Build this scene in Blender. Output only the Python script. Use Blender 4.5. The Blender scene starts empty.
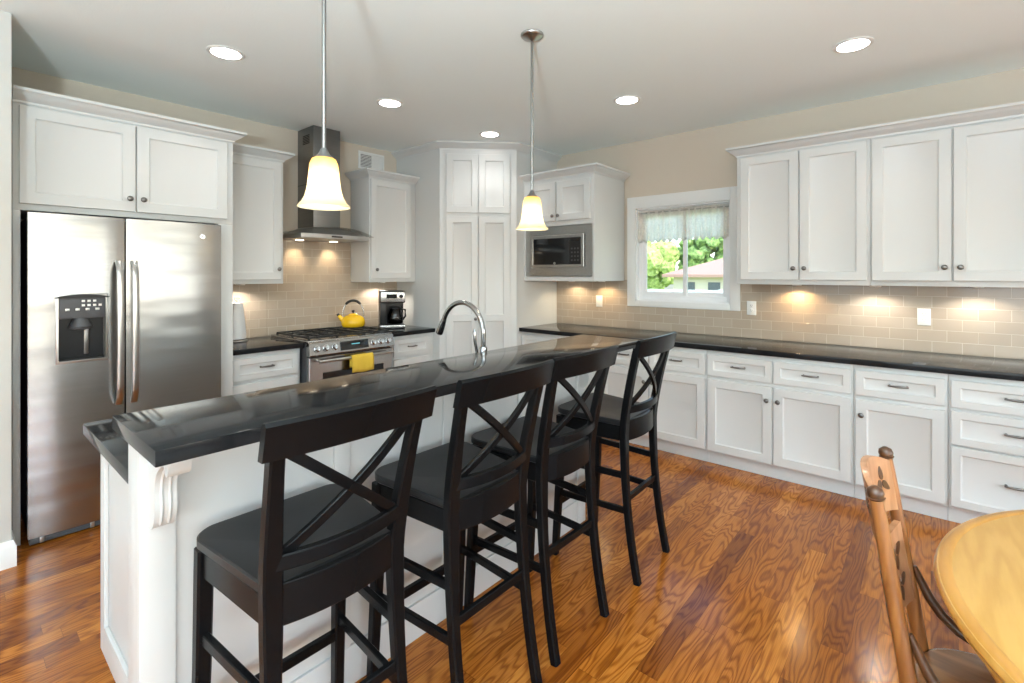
import bpy, bmesh, math, random
from mathutils import Vector, Matrix
SC = bpy.context.scene
COL = SC.collection
PI = math.pi
R = math.radians
random.seed(7)

# ------------------------------------------------------------------ camera
cam_d = bpy.data.cameras.new('camera')
cam_d.sensor_width = 36.0
cam_d.lens = 488.5 / 1024 * 36.0
cam_d.shift_x = (512 - 522.07) / 1024
cam_d.shift_y = (273.93 - 341.5) / 1024
cam_d.clip_start = 0.02
cam_d.clip_end = 300
cam = bpy.data.objects.new('camera', cam_d)
COL.objects.link(cam)
cam.location = (-4.3754, -4.4017, 1.451)
cam.rotation_euler = (R(90), 0, 0.6978 - PI / 2)
SC.camera = cam

# ------------------------------------------------------------------ view
SC.view_settings.view_transform = 'Standard'
SC.view_settings.look = 'None'
SC.view_settings.exposure = 0.32
SC.view_settings.gamma = 1.0
SC.view_settings.use_curve_mapping = False
SC.cycles.use_denoising = True
SC.cycles.max_bounces = 10
SC.cycles.diffuse_bounces = 6
SC.cycles.glossy_bounces = 5
SC.cycles.transmission_bounces = 6
SC.cycles.transparent_max_bounces = 8
SC.cycles.sample_clamp_indirect = 6.0
SC.cycles.caustics_reflective = False
SC.cycles.caustics_refractive = False

# ------------------------------------------------------------------ sky
world = bpy.data.worlds.new('sky')
SC.world = world
world.use_nodes = True
wn = world.node_tree
bg = wn.nodes['Background']
sky = wn.nodes.new('ShaderNodeTexSky')
sky.sky_type = 'NISHITA'
sky.sun_disc = False
sky.sun_elevation = R(48)
sky.sun_rotation = R(200)
sky.air_density = 1.0
sky.dust_density = 2.0
sky.ozone_density = 1.2
wn.links.new(sky.outputs[0], bg.inputs[0])
bg.inputs[1].default_value = 0.70

# ------------------------------------------------------------------ large lights: daylight through the rooms other windows
sun_d = bpy.data.lights.new('sun', 'SUN')
sun_d.energy = 3.0
sun_d.angle = R(3)
sun_d.color = (1.0, 0.97, 0.92)
sun = bpy.data.objects.new('sun', sun_d)
COL.objects.link(sun)
sun.rotation_euler = Vector((0.55, -0.80, -0.95)).to_track_quat('-Z', 'Y').to_euler()


def area(name, loc, rot, sx, sy, power, color=(1, 1, 1)):
    d = bpy.data.lights.new(name, 'AREA')
    d.shape = 'RECTANGLE'
    d.size = sx
    d.size_y = sy
    d.energy = power
    d.color = color
    o = bpy.data.objects.new(name, d)
    COL.objects.link(o)
    o.location = loc
    o.rotation_euler = rot
    return o

DAY = (0.70, 0.865, 1.0)
UPLIGHT = 310  # power of the added ceiling uplight
TILT = 42   # daylight areas tipped upward to put more light on the ceiling
for wx in (-6.3, -2.25):
    area('daylight', (wx, -8.62, 1.45), (R(-90 - TILT), 0, PI), 3.7, 1.9, 34, DAY)
area('daylight', (-8.25, -6.1, 1.35), (0, R(-90 - TILT), 0), 1.9, 2.6, 62, DAY)
area('daylight', (-8.25, -3.2, 1.42), (0, R(-90 - TILT), 0), 1.75, 1.7, 18, DAY)


# ------------------------------------------------------------------ material helpers
def mat(name):
    m = bpy.data.materials.new(name)
    m.use_nodes = True
    return m, m.node_tree, m.node_tree.nodes['Principled BSDF']


def N(nt, kind, **kw):
    n = nt.nodes.new(kind)
    for k, v in kw.items():
        if k.startswith('i_'):
            key = k[2:]
            key = int(key) if key.isdigit() else key.replace('_', ' ')
            n.inputs[key].default_value = v
        else:
            setattr(n, k, v)
    return n


def L(nt, a, b):
    nt.links.new(a, b)


def math_n(nt, op, a=None, b=None, c=None):
    n = nt.nodes.new('ShaderNodeMath')
    n.operation = op
    for i, v in enumerate((a, b, c)):
        if v is None:
            continue
        if isinstance(v, (int, float)):
            n.inputs[i].default_value = v
        else:
            nt.links.new(v, n.inputs[i])
    return n.outputs[0]


def ramp(nt, fac, stops):
    r = nt.nodes.new('ShaderNodeValToRGB')
    cr = r.color_ramp
    while len(cr.elements) < len(stops):
        cr.elements.new(0.5)
    for e, (p, c) in zip(cr.elements, stops):
        e.position = p
        e.color = (*c, 1)
    nt.links.new(fac, r.inputs[0])
    return r.outputs[0]


def noise_bump(nt, b, scale, strength, dist=0.002, vec_scale=None, detail=2):
    tc = N(nt, 'ShaderNodeTexCoord')
    no = N(nt, 'ShaderNodeTexNoise', i_Scale=scale, i_Detail=detail)
    src = tc.outputs['Object']
    if vec_scale:
        mp = N(nt, 'ShaderNodeMapping')
        mp.inputs['Scale'].default_value = vec_scale
        L(nt, src, mp.inputs[0])
        src = mp.outputs[0]
    L(nt, src, no.inputs['Vector'])
    bu = N(nt, 'ShaderNodeBump', i_Strength=strength, i_Distance=dist)
    L(nt, no.outputs[0], bu.inputs['Height'])
    L(nt, bu.outputs[0], b.inputs['Normal'])
    return no


def simple(name, col, rough=0.5, metal=0.0, spec=0.5, coat=0.0, bump=None):
    m, nt, b = mat(name)
    b.inputs['Base Color'].default_value = (*col, 1)
    b.inputs['Roughness'].default_value = rough
    b.inputs['Metallic'].default_value = metal
    b.inputs['Specular IOR Level'].default_value = spec
    b.inputs['Coat Weight'].default_value = coat
    if bump:
        noise_bump(nt, b, *bump)
    return m


def emis(name, col, strength):
    m, nt, b = mat(name)
    b.inputs['Base Color'].default_value = (*col, 1)
    b.inputs['Emission Color'].default_value = (*col, 1)
    b.inputs['Emission Strength'].default_value = strength
    return m


M = {}
M['white'] = simple('white_cabinet_paint', (0.625, 0.635, 0.625), 0.38, bump=(60, 0.03))
M['trim'] = simple('white_trim_paint', (0.76, 0.77, 0.76), 0.4, bump=(60, 0.03))
M['wall'] = simple('taupe_wall_paint', (0.60, 0.53, 0.44), 0.85, bump=(220, 0.12))
M['stubwall'] = simple('cream_wall_paint', (0.58, 0.58, 0.55), 0.85, bump=(220, 0.12))
M['ceil'] = simple('ceiling_paint', (0.89, 0.95, 0.945), 0.9, bump=(120, 0.25))
M['blackpaint'] = simple('black_satin_paint', (0.0045, 0.0045, 0.005), 0.27, spec=0.11, bump=(45, 0.06))
M['blackseat'] = simple('black_seat_paint', (0.010, 0.010, 0.011), 0.36, spec=0.35, bump=(30, 0.05))
M['nickel'] = simple('brushed_nickel', (0.50, 0.49, 0.47), 0.28, 1.0, bump=(80, 0.05))
M['darknickel'] = simple('dark_pewter', (0.20, 0.19, 0.18), 0.30, 1.0, bump=(80, 0.05))
M['chrome'] = simple('polished_chrome', (0.62, 0.63, 0.64), 0.10, 1.0, bump=(20, 0.02))
M['black'] = simple('black_plastic', (0.010, 0.010, 0.011), 0.28, spec=0.3, bump=(90, 0.04))
M['blackmatte'] = simple('black_matte', (0.010, 0.010, 0.010), 0.7, bump=(90, 0.1))
M['iron'] = simple('cast_iron', (0.009, 0.009, 0.009), 0.55, bump=(150, 0.3))
M['glassblack'] = simple('black_glass', (0.010, 0.011, 0.012), 0.06, bump=(6, 0.01))
M['darkgray'] = simple('dark_grey_shell', (0.06, 0.06, 0.065), 0.5, bump=(90, 0.1))
M['plate'] = simple('white_plastic', (0.82, 0.81, 0.78), 0.35, bump=(50, 0.02))
M['slot'] = simple('outlet_slots', (0.10, 0.095, 0.09), 0.5, bump=(50, 0.02))
M['yellow'] = simple('yellow_enamel', (0.90, 0.53, 0.008), 0.18, coat=0.5, bump=(20, 0.02))
M['towel'] = simple('yellow_cloth', (0.80, 0.54, 0.06), 0.95, bump=(260, 0.9, 0.004))
M['paper'] = simple('white_paper', (0.86, 0.86, 0.86), 0.9, bump=(120, 0.3))
M['ventwhite'] = simple('vent_white', (0.74, 0.74, 0.72), 0.5, bump=(50, 0.02))
M['ventdark'] = simple('vent_shadow_duct', (0.05, 0.05, 0.05), 0.8, bump=(50, 0.02))
M['lens'] = emis('downlight_lens', (1.0, 0.98, 0.95), 14)
M['puck'] = emis('puck_lens', (1.0, 0.85, 0.62), 12)
M['bulb'] = emis('lamp_bulb', (1.0, 0.86, 0.62), 30)
M['faucet'] = simple('faucet_chrome', (0.36, 0.36, 0.355), 0.12, 1.0, bump=(20, 0.02))
M['display'] = emis('clock_digits', (0.10, 0.35, 0.40), 0.5)
M['rug'] = simple('cream_wool', (0.66, 0.65, 0.62), 0.95, bump=(180, 0.8))
M['vinyl'] = simple('white_vinyl', (0.83, 0.84, 0.85), 0.35, bump=(50, 0.02))


def steel(name, col, rough, wavy=0.0, axis='x'):
    m, nt, b = mat(name)
    b.inputs['Metallic'].default_value = 1.0
    b.inputs['Roughness'].default_value = rough
    tc = N(nt, 'ShaderNodeTexCoord')
    mp = N(nt, 'ShaderNodeMapping')
    mp.inputs['Scale'].default_value = (2, 2, 400) if axis == 'x' else (400, 400, 2)
    L(nt, tc.outputs['Object'], mp.inputs[0])
    no = N(nt, 'ShaderNodeTexNoise', i_Scale=1.0, i_Detail=3.0)
    L(nt, mp.outputs[0], no.inputs['Vector'])
    c = ramp(nt, no.outputs[0], [(0.3, tuple(x * 0.93 for x in col)), (0.7, tuple(min(1, x * 1.05) for x in col))])
    L(nt, c, b.inputs['Base Color'])
    bu = N(nt, 'ShaderNodeBump', i_Strength=0.04, i_Distance=0.001)
    L(nt, no.outputs[0], bu.inputs['Height'])
    if wavy:
        mp2 = N(nt, 'ShaderNodeMapping')
        mp2.inputs['Scale'].default_value = (2.2, 2.2, 6.5)
        L(nt, tc.outputs['Object'], mp2.inputs[0])
        n2 = N(nt, 'ShaderNodeTexNoise', i_Scale=1.0, i_Detail=1.0)
        L(nt, mp2.outputs[0], n2.inputs['Vector'])
        b2 = N(nt, 'ShaderNodeBump', i_Strength=wavy, i_Distance=0.02)
        L(nt, n2.outputs[0], b2.inputs['Height'])
        L(nt, bu.outputs[0], b2.inputs['Normal'])
        L(nt, b2.outputs[0], b.inputs['Normal'])
    else:
        L(nt, bu.outputs[0], b.inputs['Normal'])
    return m


M['steel'] = steel('stainless_steel', (0.47, 0.465, 0.455), 0.25)
M['fridge'] = steel('stainless_door', (0.41, 0.412, 0.41), 0.25, wavy=0.25)
M['hoodsteel'] = steel('stainless_hood', (0.24, 0.238, 0.232), 0.36)

M['hoodbody'] = steel('stainless_hood_body', (0.50, 0.49, 0.47), 0.42)
M['rod'] = simple('satin_nickel_rod', (0.27, 0.265, 0.255), 0.35, 1.0, bump=(80, 0.05))

# granite
m, nt, b = mat('black_granite')
tc = N(nt, 'ShaderNodeTexCoord')
vo = N(nt, 'ShaderNodeTexVoronoi', i_Scale=330.0)
L(nt, tc.outputs['Object'], vo.inputs['Vector'])
no = N(nt, 'ShaderNodeTexNoise', i_Scale=9.0, i_Detail=4.0)
L(nt, tc.outputs['Object'], no.inputs['Vector'])
sp = ramp(nt, vo.outputs['Distance'], [(0.0, (0.06, 0.06, 0.062)), (0.16, (0.010, 0.010, 0.011))])
mx = N(nt, 'ShaderNodeMixRGB', blend_type='ADD', i_Fac=0.5)
L(nt, sp, mx.inputs[1])
L(nt, ramp(nt, no.outputs[0], [(0.4, (0.0, 0.0, 0.0)), (0.8, (0.012, 0.012, 0.012))]), mx.inputs[2])
L(nt, mx.outputs[0], b.inputs['Base Color'])
b.inputs['Roughness'].default_value = 0.08
b.inputs['Specular IOR Level'].default_value = 0.14
M['granite'] = m


def tile(name, ux):
    m, nt, b = mat(name)
    tc = N(nt, 'ShaderNodeTexCoord')
    sx = N(nt, 'ShaderNodeSeparateXYZ')
    L(nt, tc.outputs['Object'], sx.inputs[0])
    cb = N(nt, 'ShaderNodeCombineXYZ')
    L(nt, sx.outputs[ux], cb.inputs[0])
    zz = math_n(nt, 'ADD', sx.outputs[2], -0.914)
    L(nt, zz, cb.inputs[1])
    br = N(nt, 'ShaderNodeTexBrick', offset=0.5, offset_frequency=2, squash=1.0)
    br.inputs['Color1'].default_value = (0.385, 0.315, 0.245, 1)
    br.inputs['Color2'].default_value = (0.43, 0.36, 0.285, 1)
    br.inputs['Mortar'].default_value = (0.58, 0.505, 0.41, 1)
    br.inputs['Scale'].default_value = 1.0
    br.inputs['Mortar Size'].default_value = 0.0017
    br.inputs['Mortar Smooth'].default_value = 0.25
    br.inputs['Bias'].default_value = 0.0
    br.inputs['Brick Width'].default_value = 0.1545
    br.inputs['Row Height'].default_value = 0.0765
    L(nt, cb.outputs[0], br.inputs['Vector'])
    L(nt, br.outputs['Color'], b.inputs['Base Color'])
    b.inputs['Roughness'].default_value = 0.16
    bu = N(nt, 'ShaderNodeBump', i_Strength=0.5, i_Distance=0.002)
    bu.invert = True
    L(nt, br.outputs['Fac'], bu.inputs['Height'])
    no = N(nt, 'ShaderNodeTexNoise', i_Scale=14.0, i_Detail=1.0)
    L(nt, tc.outputs['Object'], no.inputs['Vector'])
    b2 = N(nt, 'ShaderNodeBump', i_Strength=0.10, i_Distance=0.01)
    L(nt, no.outputs[0], b2.inputs['Height'])
    L(nt, bu.outputs[0], b2.inputs['Normal'])
    L(nt, b2.outputs[0], b.inputs['Normal'])
    return m


M['tileR'] = tile('taupe_subway_tile', 1)
M['tileL'] = tile('taupe_subway_tile_range', 0)


# oak floor, planks along X
m, nt, b = mat('oak_floor')
tc = N(nt, 'ShaderNodeTexCoord')
sx = N(nt, 'ShaderNodeSeparateXYZ')
L(nt, tc.outputs['Object'], sx.inputs[0])
PWID, PLEN = 0.083, 1.25
yr = math_n(nt, 'DIVIDE', sx.outputs[1], PWID)
row = math_n(nt, 'FLOOR', yr)
wr = N(nt, 'ShaderNodeTexWhiteNoise', noise_dimensions='1D')
L(nt, row, wr.inputs['W'])
xr = math_n(nt, 'ADD', math_n(nt, 'DIVIDE', sx.outputs[0], PLEN), math_n(nt, 'MULTIPLY', wr.outputs[0], 7.3))
colm = math_n(nt, 'FLOOR', xr)
wc = N(nt, 'ShaderNodeTexWhiteNoise', noise_dimensions='2D')
cbi = N(nt, 'ShaderNodeCombineXYZ')
L(nt, row, cbi.inputs[0])
L(nt, colm, cbi.inputs[1])
L(nt, cbi.outputs[0], wc.inputs['Vector'])
rnd = wc.outputs[0]
gx = math_n(nt, 'ADD', math_n(nt, 'MULTIPLY', sx.outputs[0], 1.5), math_n(nt, 'MULTIPLY', rnd, 83.0))
gy = math_n(nt, 'MULTIPLY', sx.outputs[1], 9.0)
gv = N(nt, 'ShaderNodeCombineXYZ')
L(nt, gx, gv.inputs[0])
L(nt, gy, gv.inputs[1])
L(nt, math_n(nt, 'MULTIPLY', rnd, 41.0), gv.inputs[2])
gn = N(nt, 'ShaderNodeTexNoise', i_Scale=1.0, i_Detail=2.2, i_Roughness=0.45)
L(nt, gv.outputs[0], gn.inputs['Vector'])
rings = math_n(nt, 'SINE', math_n(nt, 'MULTIPLY', gn.outputs[0], 105.0))
ringm = math_n(nt, 'MULTIPLY_ADD', rings, 0.5, 0.5)
ringp = math_n(nt, 'POWER', ringm, 2.0)
fv = N(nt, 'ShaderNodeCombineXYZ')
L(nt, math_n(nt, 'MULTIPLY', gx, 5.0), fv.inputs[0])
L(nt, math_n(nt, 'MULTIPLY', sx.outputs[1], 260.0), fv.inputs[1])
fn = N(nt, 'ShaderNodeTexNoise', i_Scale=1.0, i_Detail=2.0)
L(nt, fv.outputs[0], fn.inputs['Vector'])
base = ramp(nt, rnd, [(0.0, (0.22, 0.062, 0.009)), (0.2, (0.34, 0.105, 0.014)), (0.7, (0.42, 0.140, 0.019)), (1.0, (0.54, 0.20, 0.032))])
big = N(nt, 'ShaderNodeTexNoise', i_Scale=1.1, i_Detail=2.0)
L(nt, tc.outputs['Object'], big.inputs['Vector'])
mxa = N(nt, 'ShaderNodeMixRGB', blend_type='MULTIPLY')
L(nt, math_n(nt, 'MULTIPLY', ringp, 0.78), mxa.inputs[0])
L(nt, base, mxa.inputs[1])
mxa.inputs[2].default_value = (0.46, 0.33, 0.22, 1)
mxb = N(nt, 'ShaderNodeMixRGB', blend_type='MULTIPLY', i_Fac=0.5)
L(nt, mxa.outputs[0], mxb.inputs[1])
L(nt, ramp(nt, fn.outputs[0], [(0.35, (0.55, 0.48, 0.42)), (0.62, (1.12, 1.1, 1.06))]), mxb.inputs[2])
yf = math_n(nt, 'FRACT', yr)
ed = math_n(nt, 'MINIMUM', yf, math_n(nt, 'SUBTRACT', 1.0, yf))
xf = math_n(nt, 'FRACT', xr)
exd = math_n(nt, 'MULTIPLY', math_n(nt, 'MINIMUM', xf, math_n(nt, 'SUBTRACT', 1.0, xf)), PLEN / PWID)
gap = math_n(nt, 'LESS_THAN', math_n(nt, 'MINIMUM', ed, exd), 0.012)
mxc = N(nt, 'ShaderNodeMixRGB', blend_type='MULTIPLY')
L(nt, math_n(nt, 'MULTIPLY', gap, 0.6), mxc.inputs[0])
L(nt, mxb.outputs[0], mxc.inputs[1])
mxc.inputs[2].default_value = (0.25, 0.18, 0.14, 1)
L(nt, mxc.outputs[0], b.inputs['Base Color'])
b.inputs['Roughness'].default_value = 0.19
b.inputs['Specular IOR Level'].default_value = 0.3
bu = N(nt, 'ShaderNodeBump', i_Strength=0.12, i_Distance=0.001)
L(nt, math_n(nt, 'ADD', math_n(nt, 'MULTIPLY', ringp, -0.5), math_n(nt, 'MULTIPLY', gap, -2.0)), bu.inputs['Height'])
L(nt, bu.outputs[0], b.inputs['Normal'])
M['floor'] = m


def wood(name, light, dark, rough, axis, ringk=40.0, sc=(1.2, 9, 9), coat=0.2):
    m, nt, b = mat(name)
    tc = N(nt, 'ShaderNodeTexCoord')
    mp = N(nt, 'ShaderNodeMapping')
    s = list(sc)
    if axis == 'z':
        s = [sc[1], sc[2], sc[0]]
    elif axis == 'y':
        s = [sc[1], sc[0], sc[2]]
    mp.inputs['Scale'].default_value = s
    L(nt, tc.outputs['Object'], mp.inputs[0])
    no = N(nt, 'ShaderNodeTexNoise', i_Scale=1.0, i_Detail=2.5)
    L(nt, mp.outputs[0], no.inputs['Vector'])
    ri = math_n(nt, 'MULTIPLY_ADD', math_n(nt, 'SINE', math_n(nt, 'MULTIPLY', no.outputs[0], ringk)), 0.5, 0.5)
    fi = N(nt, 'ShaderNodeTexNoise', i_Scale=14.0, i_Detail=2.0)
    L(nt, mp.outputs[0], fi.inputs['Vector'])
    f = math_n(nt, 'MULTIPLY_ADD', fi.outputs[0], 0.5, math_n(nt, 'MULTIPLY', ri, 0.5))
    L(nt, ramp(nt, f, [(0.2, dark), (0.75, light)]), b.inputs['Base Color'])
    b.inputs['Roughness'].default_value = rough
    b.inputs['Coat Weight'].default_value = coat
    b.inputs['Coat Roughness'].default_value = 0.15
    return m


M['oaktop'] = wood('honey_oak_top', (0.60, 0.335, 0.085), (0.52, 0.27, 0.055), 0.30, 'x')
M['oakedge'] = wood('honey_oak_edge', (0.55, 0.27, 0.055), (0.46, 0.21, 0.036), 0.28, 'x')
M['oakpost'] = wood('chair_oak', (0.29, 0.11, 0.028), (0.17, 0.058, 0.014), 0.33, 'z', sc=(1.5, 14, 14))
M['oakslat'] = wood('chair_oak_slat', (0.46, 0.23, 0.115), (0.36, 0.165, 0.075), 0.38, 'z', sc=(2.0, 12, 12))
M['oakdark'] = wood('chair_dark_oak', (0.085, 0.032, 0.011), (0.045, 0.016, 0.006), 0.32, 'z', sc=(1.5, 14, 14))
M['oakseat'] = wood('chair_seat_oak', (0.33, 0.14, 0.045), (0.21, 0.08, 0.024), 0.25, 'y', sc=(1.5, 12, 12))

# frosted amber shade glass
m, nt, b = mat('amber_frosted_glass')
tc = N(nt, 'ShaderNodeTexCoord')
sx = N(nt, 'ShaderNodeSeparateXYZ')
L(nt, tc.outputs['Object'], sx.inputs[0])
no = N(nt, 'ShaderNodeTexNoise', i_Scale=26.0, i_Detail=3.0)
L(nt, tc.outputs['Object'], no.inputs['Vector'])
fz = math_n(nt, 'ADD', math_n(nt, 'MULTIPLY', sx.outputs[2], 1 / 0.18), math_n(nt, 'MULTIPLY_ADD', no.outputs[0], 0.25, -0.125))
colr = ramp(nt, fz, [(0.0, (0.95, 0.89, 0.72)), (0.5, (0.97, 0.93, 0.84)), (0.75, (0.95, 0.83, 0.58)), (1.0, (0.88, 0.64, 0.28))])
tr = N(nt, 'ShaderNodeBsdfTranslucent')
L(nt, colr, tr.inputs[0])
L(nt, colr, b.inputs['Base Color'])
b.inputs['Roughness'].default_value = 0.25
ms = N(nt, 'ShaderNodeMixShader', i_Fac=0.72)
L(nt, b.outputs[0], ms.inputs[1])
L(nt, tr.outputs[0], ms.inputs[2])
L(nt, ms.outputs[0], nt.nodes['Material Output'].inputs[0])
M['shade'] = m

# sheer curtain
m, nt, b = mat('sheer_white_cloth')
b.inputs['Base Color'].default_value = (0.90, 0.885, 0.86, 1)
b.inputs['Roughness'].default_value = 0.9
tr = N(nt, 'ShaderNodeBsdfTranslucent')
tr.inputs[0].default_value = (0.97, 0.94, 0.89, 1)
tp = N(nt, 'ShaderNodeBsdfTransparent')
m1 = N(nt, 'ShaderNodeMixShader', i_Fac=0.7)
L(nt, b.outputs[0], m1.inputs[1])
L(nt, tr.outputs[0], m1.inputs[2])
m2 = N(nt, 'ShaderNodeMixShader', i_Fac=0.16)
wv = N(nt, 'ShaderNodeTexNoise', i_Scale=60.0)
L(nt, N(nt, 'ShaderNodeTexCoord').outputs['Object'], wv.inputs['Vector'])
L(nt, math_n(nt, 'MULTIPLY', wv.outputs[0], 0.34), m2.inputs[0])
L(nt, m1.outputs[0], m2.inputs[1])
L(nt, tp.outputs[0], m2.inputs[2])
L(nt, m2.outputs[0], nt.nodes['Material Output'].inputs[0])
M['sheer'] = m


def clearglass(name, tint, refl=1.0):
    m, nt, b = mat(name)
    tp = N(nt, 'ShaderNodeBsdfTransparent')
    tp.inputs[0].default_value = (*tint, 1)
    gl = N(nt, 'ShaderNodeBsdfGlossy', i_Roughness=0.02)
    fr = N(nt, 'ShaderNodeFresnel', i_IOR=1.45)
    ms = N(nt, 'ShaderNodeMixShader')
    L(nt, math_n(nt, 'MULTIPLY', fr.outputs[0], refl), ms.inputs[0])
    L(nt, tp.outputs[0], ms.inputs[1])
    L(nt, gl.outputs[0], ms.inputs[2])
    L(nt, ms.outputs[0], nt.nodes['Material Output'].inputs[0])
    return m


M['pane'] = clearglass('window_glass', (0.94, 0.97, 0.96), 0.7)
M['hoodglass'] = clearglass('hood_glass', (0.93, 0.94, 0.93), 0.45)
M['carafe'] = clearglass('carafe_glass', (0.25, 0.22, 0.2), 1.5)

# outdoors
def leafmat(name, c0, c1):
    m, nt, b = mat(name)
    no = N(nt, 'ShaderNodeTexNoise', i_Scale=3.5, i_Detail=6.0)
    L(nt, N(nt, 'ShaderNodeTexCoord').outputs['Object'], no.inputs['Vector'])
    L(nt, ramp(nt, no.outputs[0], [(0.35, c0), (0.65, c1)]), b.inputs['Base Color'])
    b.inputs['Roughness'].default_value = 0.8
    return m


M['leaf'] = leafmat('tree_leaves', (0.17, 0.26, 0.05), (0.55, 0.66, 0.22))
M['leafdark'] = leafmat('shrub_leaves', (0.07, 0.15, 0.03), (0.28, 0.42, 0.12))
M['bark'] = simple('bark', (0.16, 0.11, 0.08), 0.9, bump=(20, 0.6))
M['lawn'] = leafmat('lawn_grass', (0.20, 0.32, 0.10), (0.34, 0.46, 0.18))
M['roof'] = simple('brown_shingles', (0.36, 0.22, 0.18), 0.9, bump=(12, 0.4))
M['siding'] = simple('cream_siding', (0.62, 0.54, 0.43), 0.8, bump=(8, 0.2))
M['housewin'] = simple('house_window_glass', (0.10, 0.12, 0.14), 0.1, bump=(8, 0.02))
M['fence'] = simple('pale_fence', (0.52, 0.58, 0.56), 0.8, bump=(12, 0.2))


# ------------------------------------------------------------------ mesh helpers
class MB:
    def __init__(s):
        s.bm = bmesh.new()

    def box(s, x0, x1, y0, y1, z0, z1, bev=0.0, seg=2):
        bm = bmesh.new()
        bmesh.ops.create_cube(bm, size=1.0)
        for v in bm.verts:
            v.co = Vector(((x0 + x1) / 2 + v.co.x * abs(x1 - x0), (y0 + y1) / 2 + v.co.y * abs(y1 - y0), (z0 + z1) / 2 + v.co.z * abs(z1 - z0)))
        if bev > 0:
            bmesh.ops.bevel(bm, geom=bm.edges[:], offset=bev, segments=seg, profile=0.6, affect='EDGES', clamp_overlap=True)
        s.join(bm)
        return s

    def join(s, bm, mtx=None):
        if mtx is not None:
            bm.transform(mtx)
        me = bpy.data.meshes.new('tmp')
        bm.to_mesh(me)
        bm.free()
        s.bm.from_mesh(me)
        bpy.data.meshes.remove(me)

    def rings(s, loops, cap0=True, cap1=True, close=True):
        vs = [[s.bm.verts.new(Vector(p)) for p in lp] for lp in loops]
        n = len(vs[0])
        for a, b_ in zip(vs[:-1], vs[1:]):
            for i in range(n if close else n - 1):
                j = (i + 1) % n
                s.bm.faces.new((a[i], a[j], b_[j], b_[i]))
        if cap0:
            s.bm.faces.new(list(reversed(vs[0])))
        if cap1:
            s.bm.faces.new(vs[-1])
        return s

    def lathe(s, prof, c=(0, 0, 0), seg=28, axis='z', cap=True):
        loops = []
        for r, h in prof:
            lp = []
            for i in range(seg):
                a = 2 * PI * i / seg
                u, v = max(r, 1e-4) * math.cos(a), max(r, 1e-4) * math.sin(a)
                if axis == 'z':
                    p = (c[0] + u, c[1] + v, c[2] + h)
                elif axis == 'y':
                    p = (c[0] + u, c[1] + h, c[2] - v)
                else:
                    p = (c[0] + h, c[1] + u, c[2] + v)
                lp.append(p)
            loops.append(lp)
        return s.rings(loops, cap, cap)

    def tube(s, pts, rad, seg=12, up=(0, 0, 1), flat=None):
        """sweep a circle (or a rectangle if flat=(w,h) / list of those) along pts"""
        pts = [Vector(p) for p in pts]
        n = len(pts)
        loops = []
        upv = Vector(up)
        for i, p in enumerate(pts):
            t = (pts[min(i + 1, n - 1)] - pts[max(i - 1, 0)]).normalized()
            a = upv.cross(t)
            if a.length < 1e-4:
                a = Vector((1, 0, 0)).cross(t)
            a.normalize()
            c = t.cross(a).normalized()
            lp = []
            if flat:
                w, h = flat[i] if isinstance(flat, list) else flat
                w, h = w / 2, h / 2
                ch = min(w, h) * 0.28
                for u, v in ((w, h - ch), (w - ch, h), (-w + ch, h), (-w, h - ch), (-w, -h + ch), (-w + ch, -h), (w - ch, -h), (w, -h + ch)):
                    lp.append(p + a * u + c * v)
            else:
                r = rad[i] if isinstance(rad, (list, tuple)) else rad
                for k in range(seg):
                    an = 2 * PI * k / seg
                    lp.append(p + a * (r * math.cos(an)) + c * (r * math.sin(an)))
            loops.append(lp)
        return s.rings(loops)

    def prism(s, poly, fn0, fn1):
        """poly of 2D pts; fn0/fn1 map (u,v) to 3D for the two caps"""
        return s.rings([[fn0(u, v) for u, v in poly], [fn1(u, v) for u, v in poly]])

    def build(s, name, m, parent=None, loc=None, smooth=35, mtx=None, wn=False):
        if mtx is not None:
            s.bm.transform(mtx)
        bmesh.ops.recalc_face_normals(s.bm, faces=s.bm.faces)
        me = bpy.data.meshes.new(name)
        s.bm.to_mesh(me)
        s.bm.free()
        for p in me.polygons:
            p.use_smooth = True
        me.set_sharp_from_angle(angle=R(smooth))
        me.materials.append(m)
        o = bpy.data.objects.new(name, me)
        COL.objects.link(o)
        if parent:
            o.parent = parent
        if loc:
            o.location = loc
        return o


def tag(o, label, cat, group=None, kind=None):
    o['label'] = label
    o['category'] = cat
    if group:
        o['group'] = group
    if kind:
        o['kind'] = kind
    return o


def thing(name, label, cat, loc=(0, 0, 0), rz=0.0, group=None):
    o = bpy.data.objects.new(name, None)
    o.empty_display_size = 0.1
    COL.objects.link(o)
    o.location = loc
    o.rotation_euler = (0, 0, rz)
    return tag(o, label, cat, group)


def struct(name, mb, m, parent=None, smooth=35):
    o = mb.build(name, m, parent, smooth=smooth)
    if not parent:
        o['kind'] = 'structure'
    return o


def lab(o, text):
    o['label'] = text
    return o


def copy_tree(o, parent=None):
    c = o.copy()
    COL.objects.link(c)
    if parent:
        c.parent = parent
    for ch in list(o.children):
        copy_tree(ch, c)
    return c


# front of a shaker door or drawer. y is the front plane (towards -y), th the thickness
def rect(x0, x1, z0, z1, y, i=0.0):
    return [(x0 + i, y, z0 + i), (x1 - i, y, z0 + i), (x1 - i, y, z1 - i), (x0 + i, y, z1 - i)]


def rect4(x0, x1, z0, z1, y, l, r, b_, t):
    return [(x0 + l, y, z0 + b_), (x1 - r, y, z0 + b_), (x1 - r, y, z1 - t), (x0 + l, y, z1 - t)]


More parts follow.
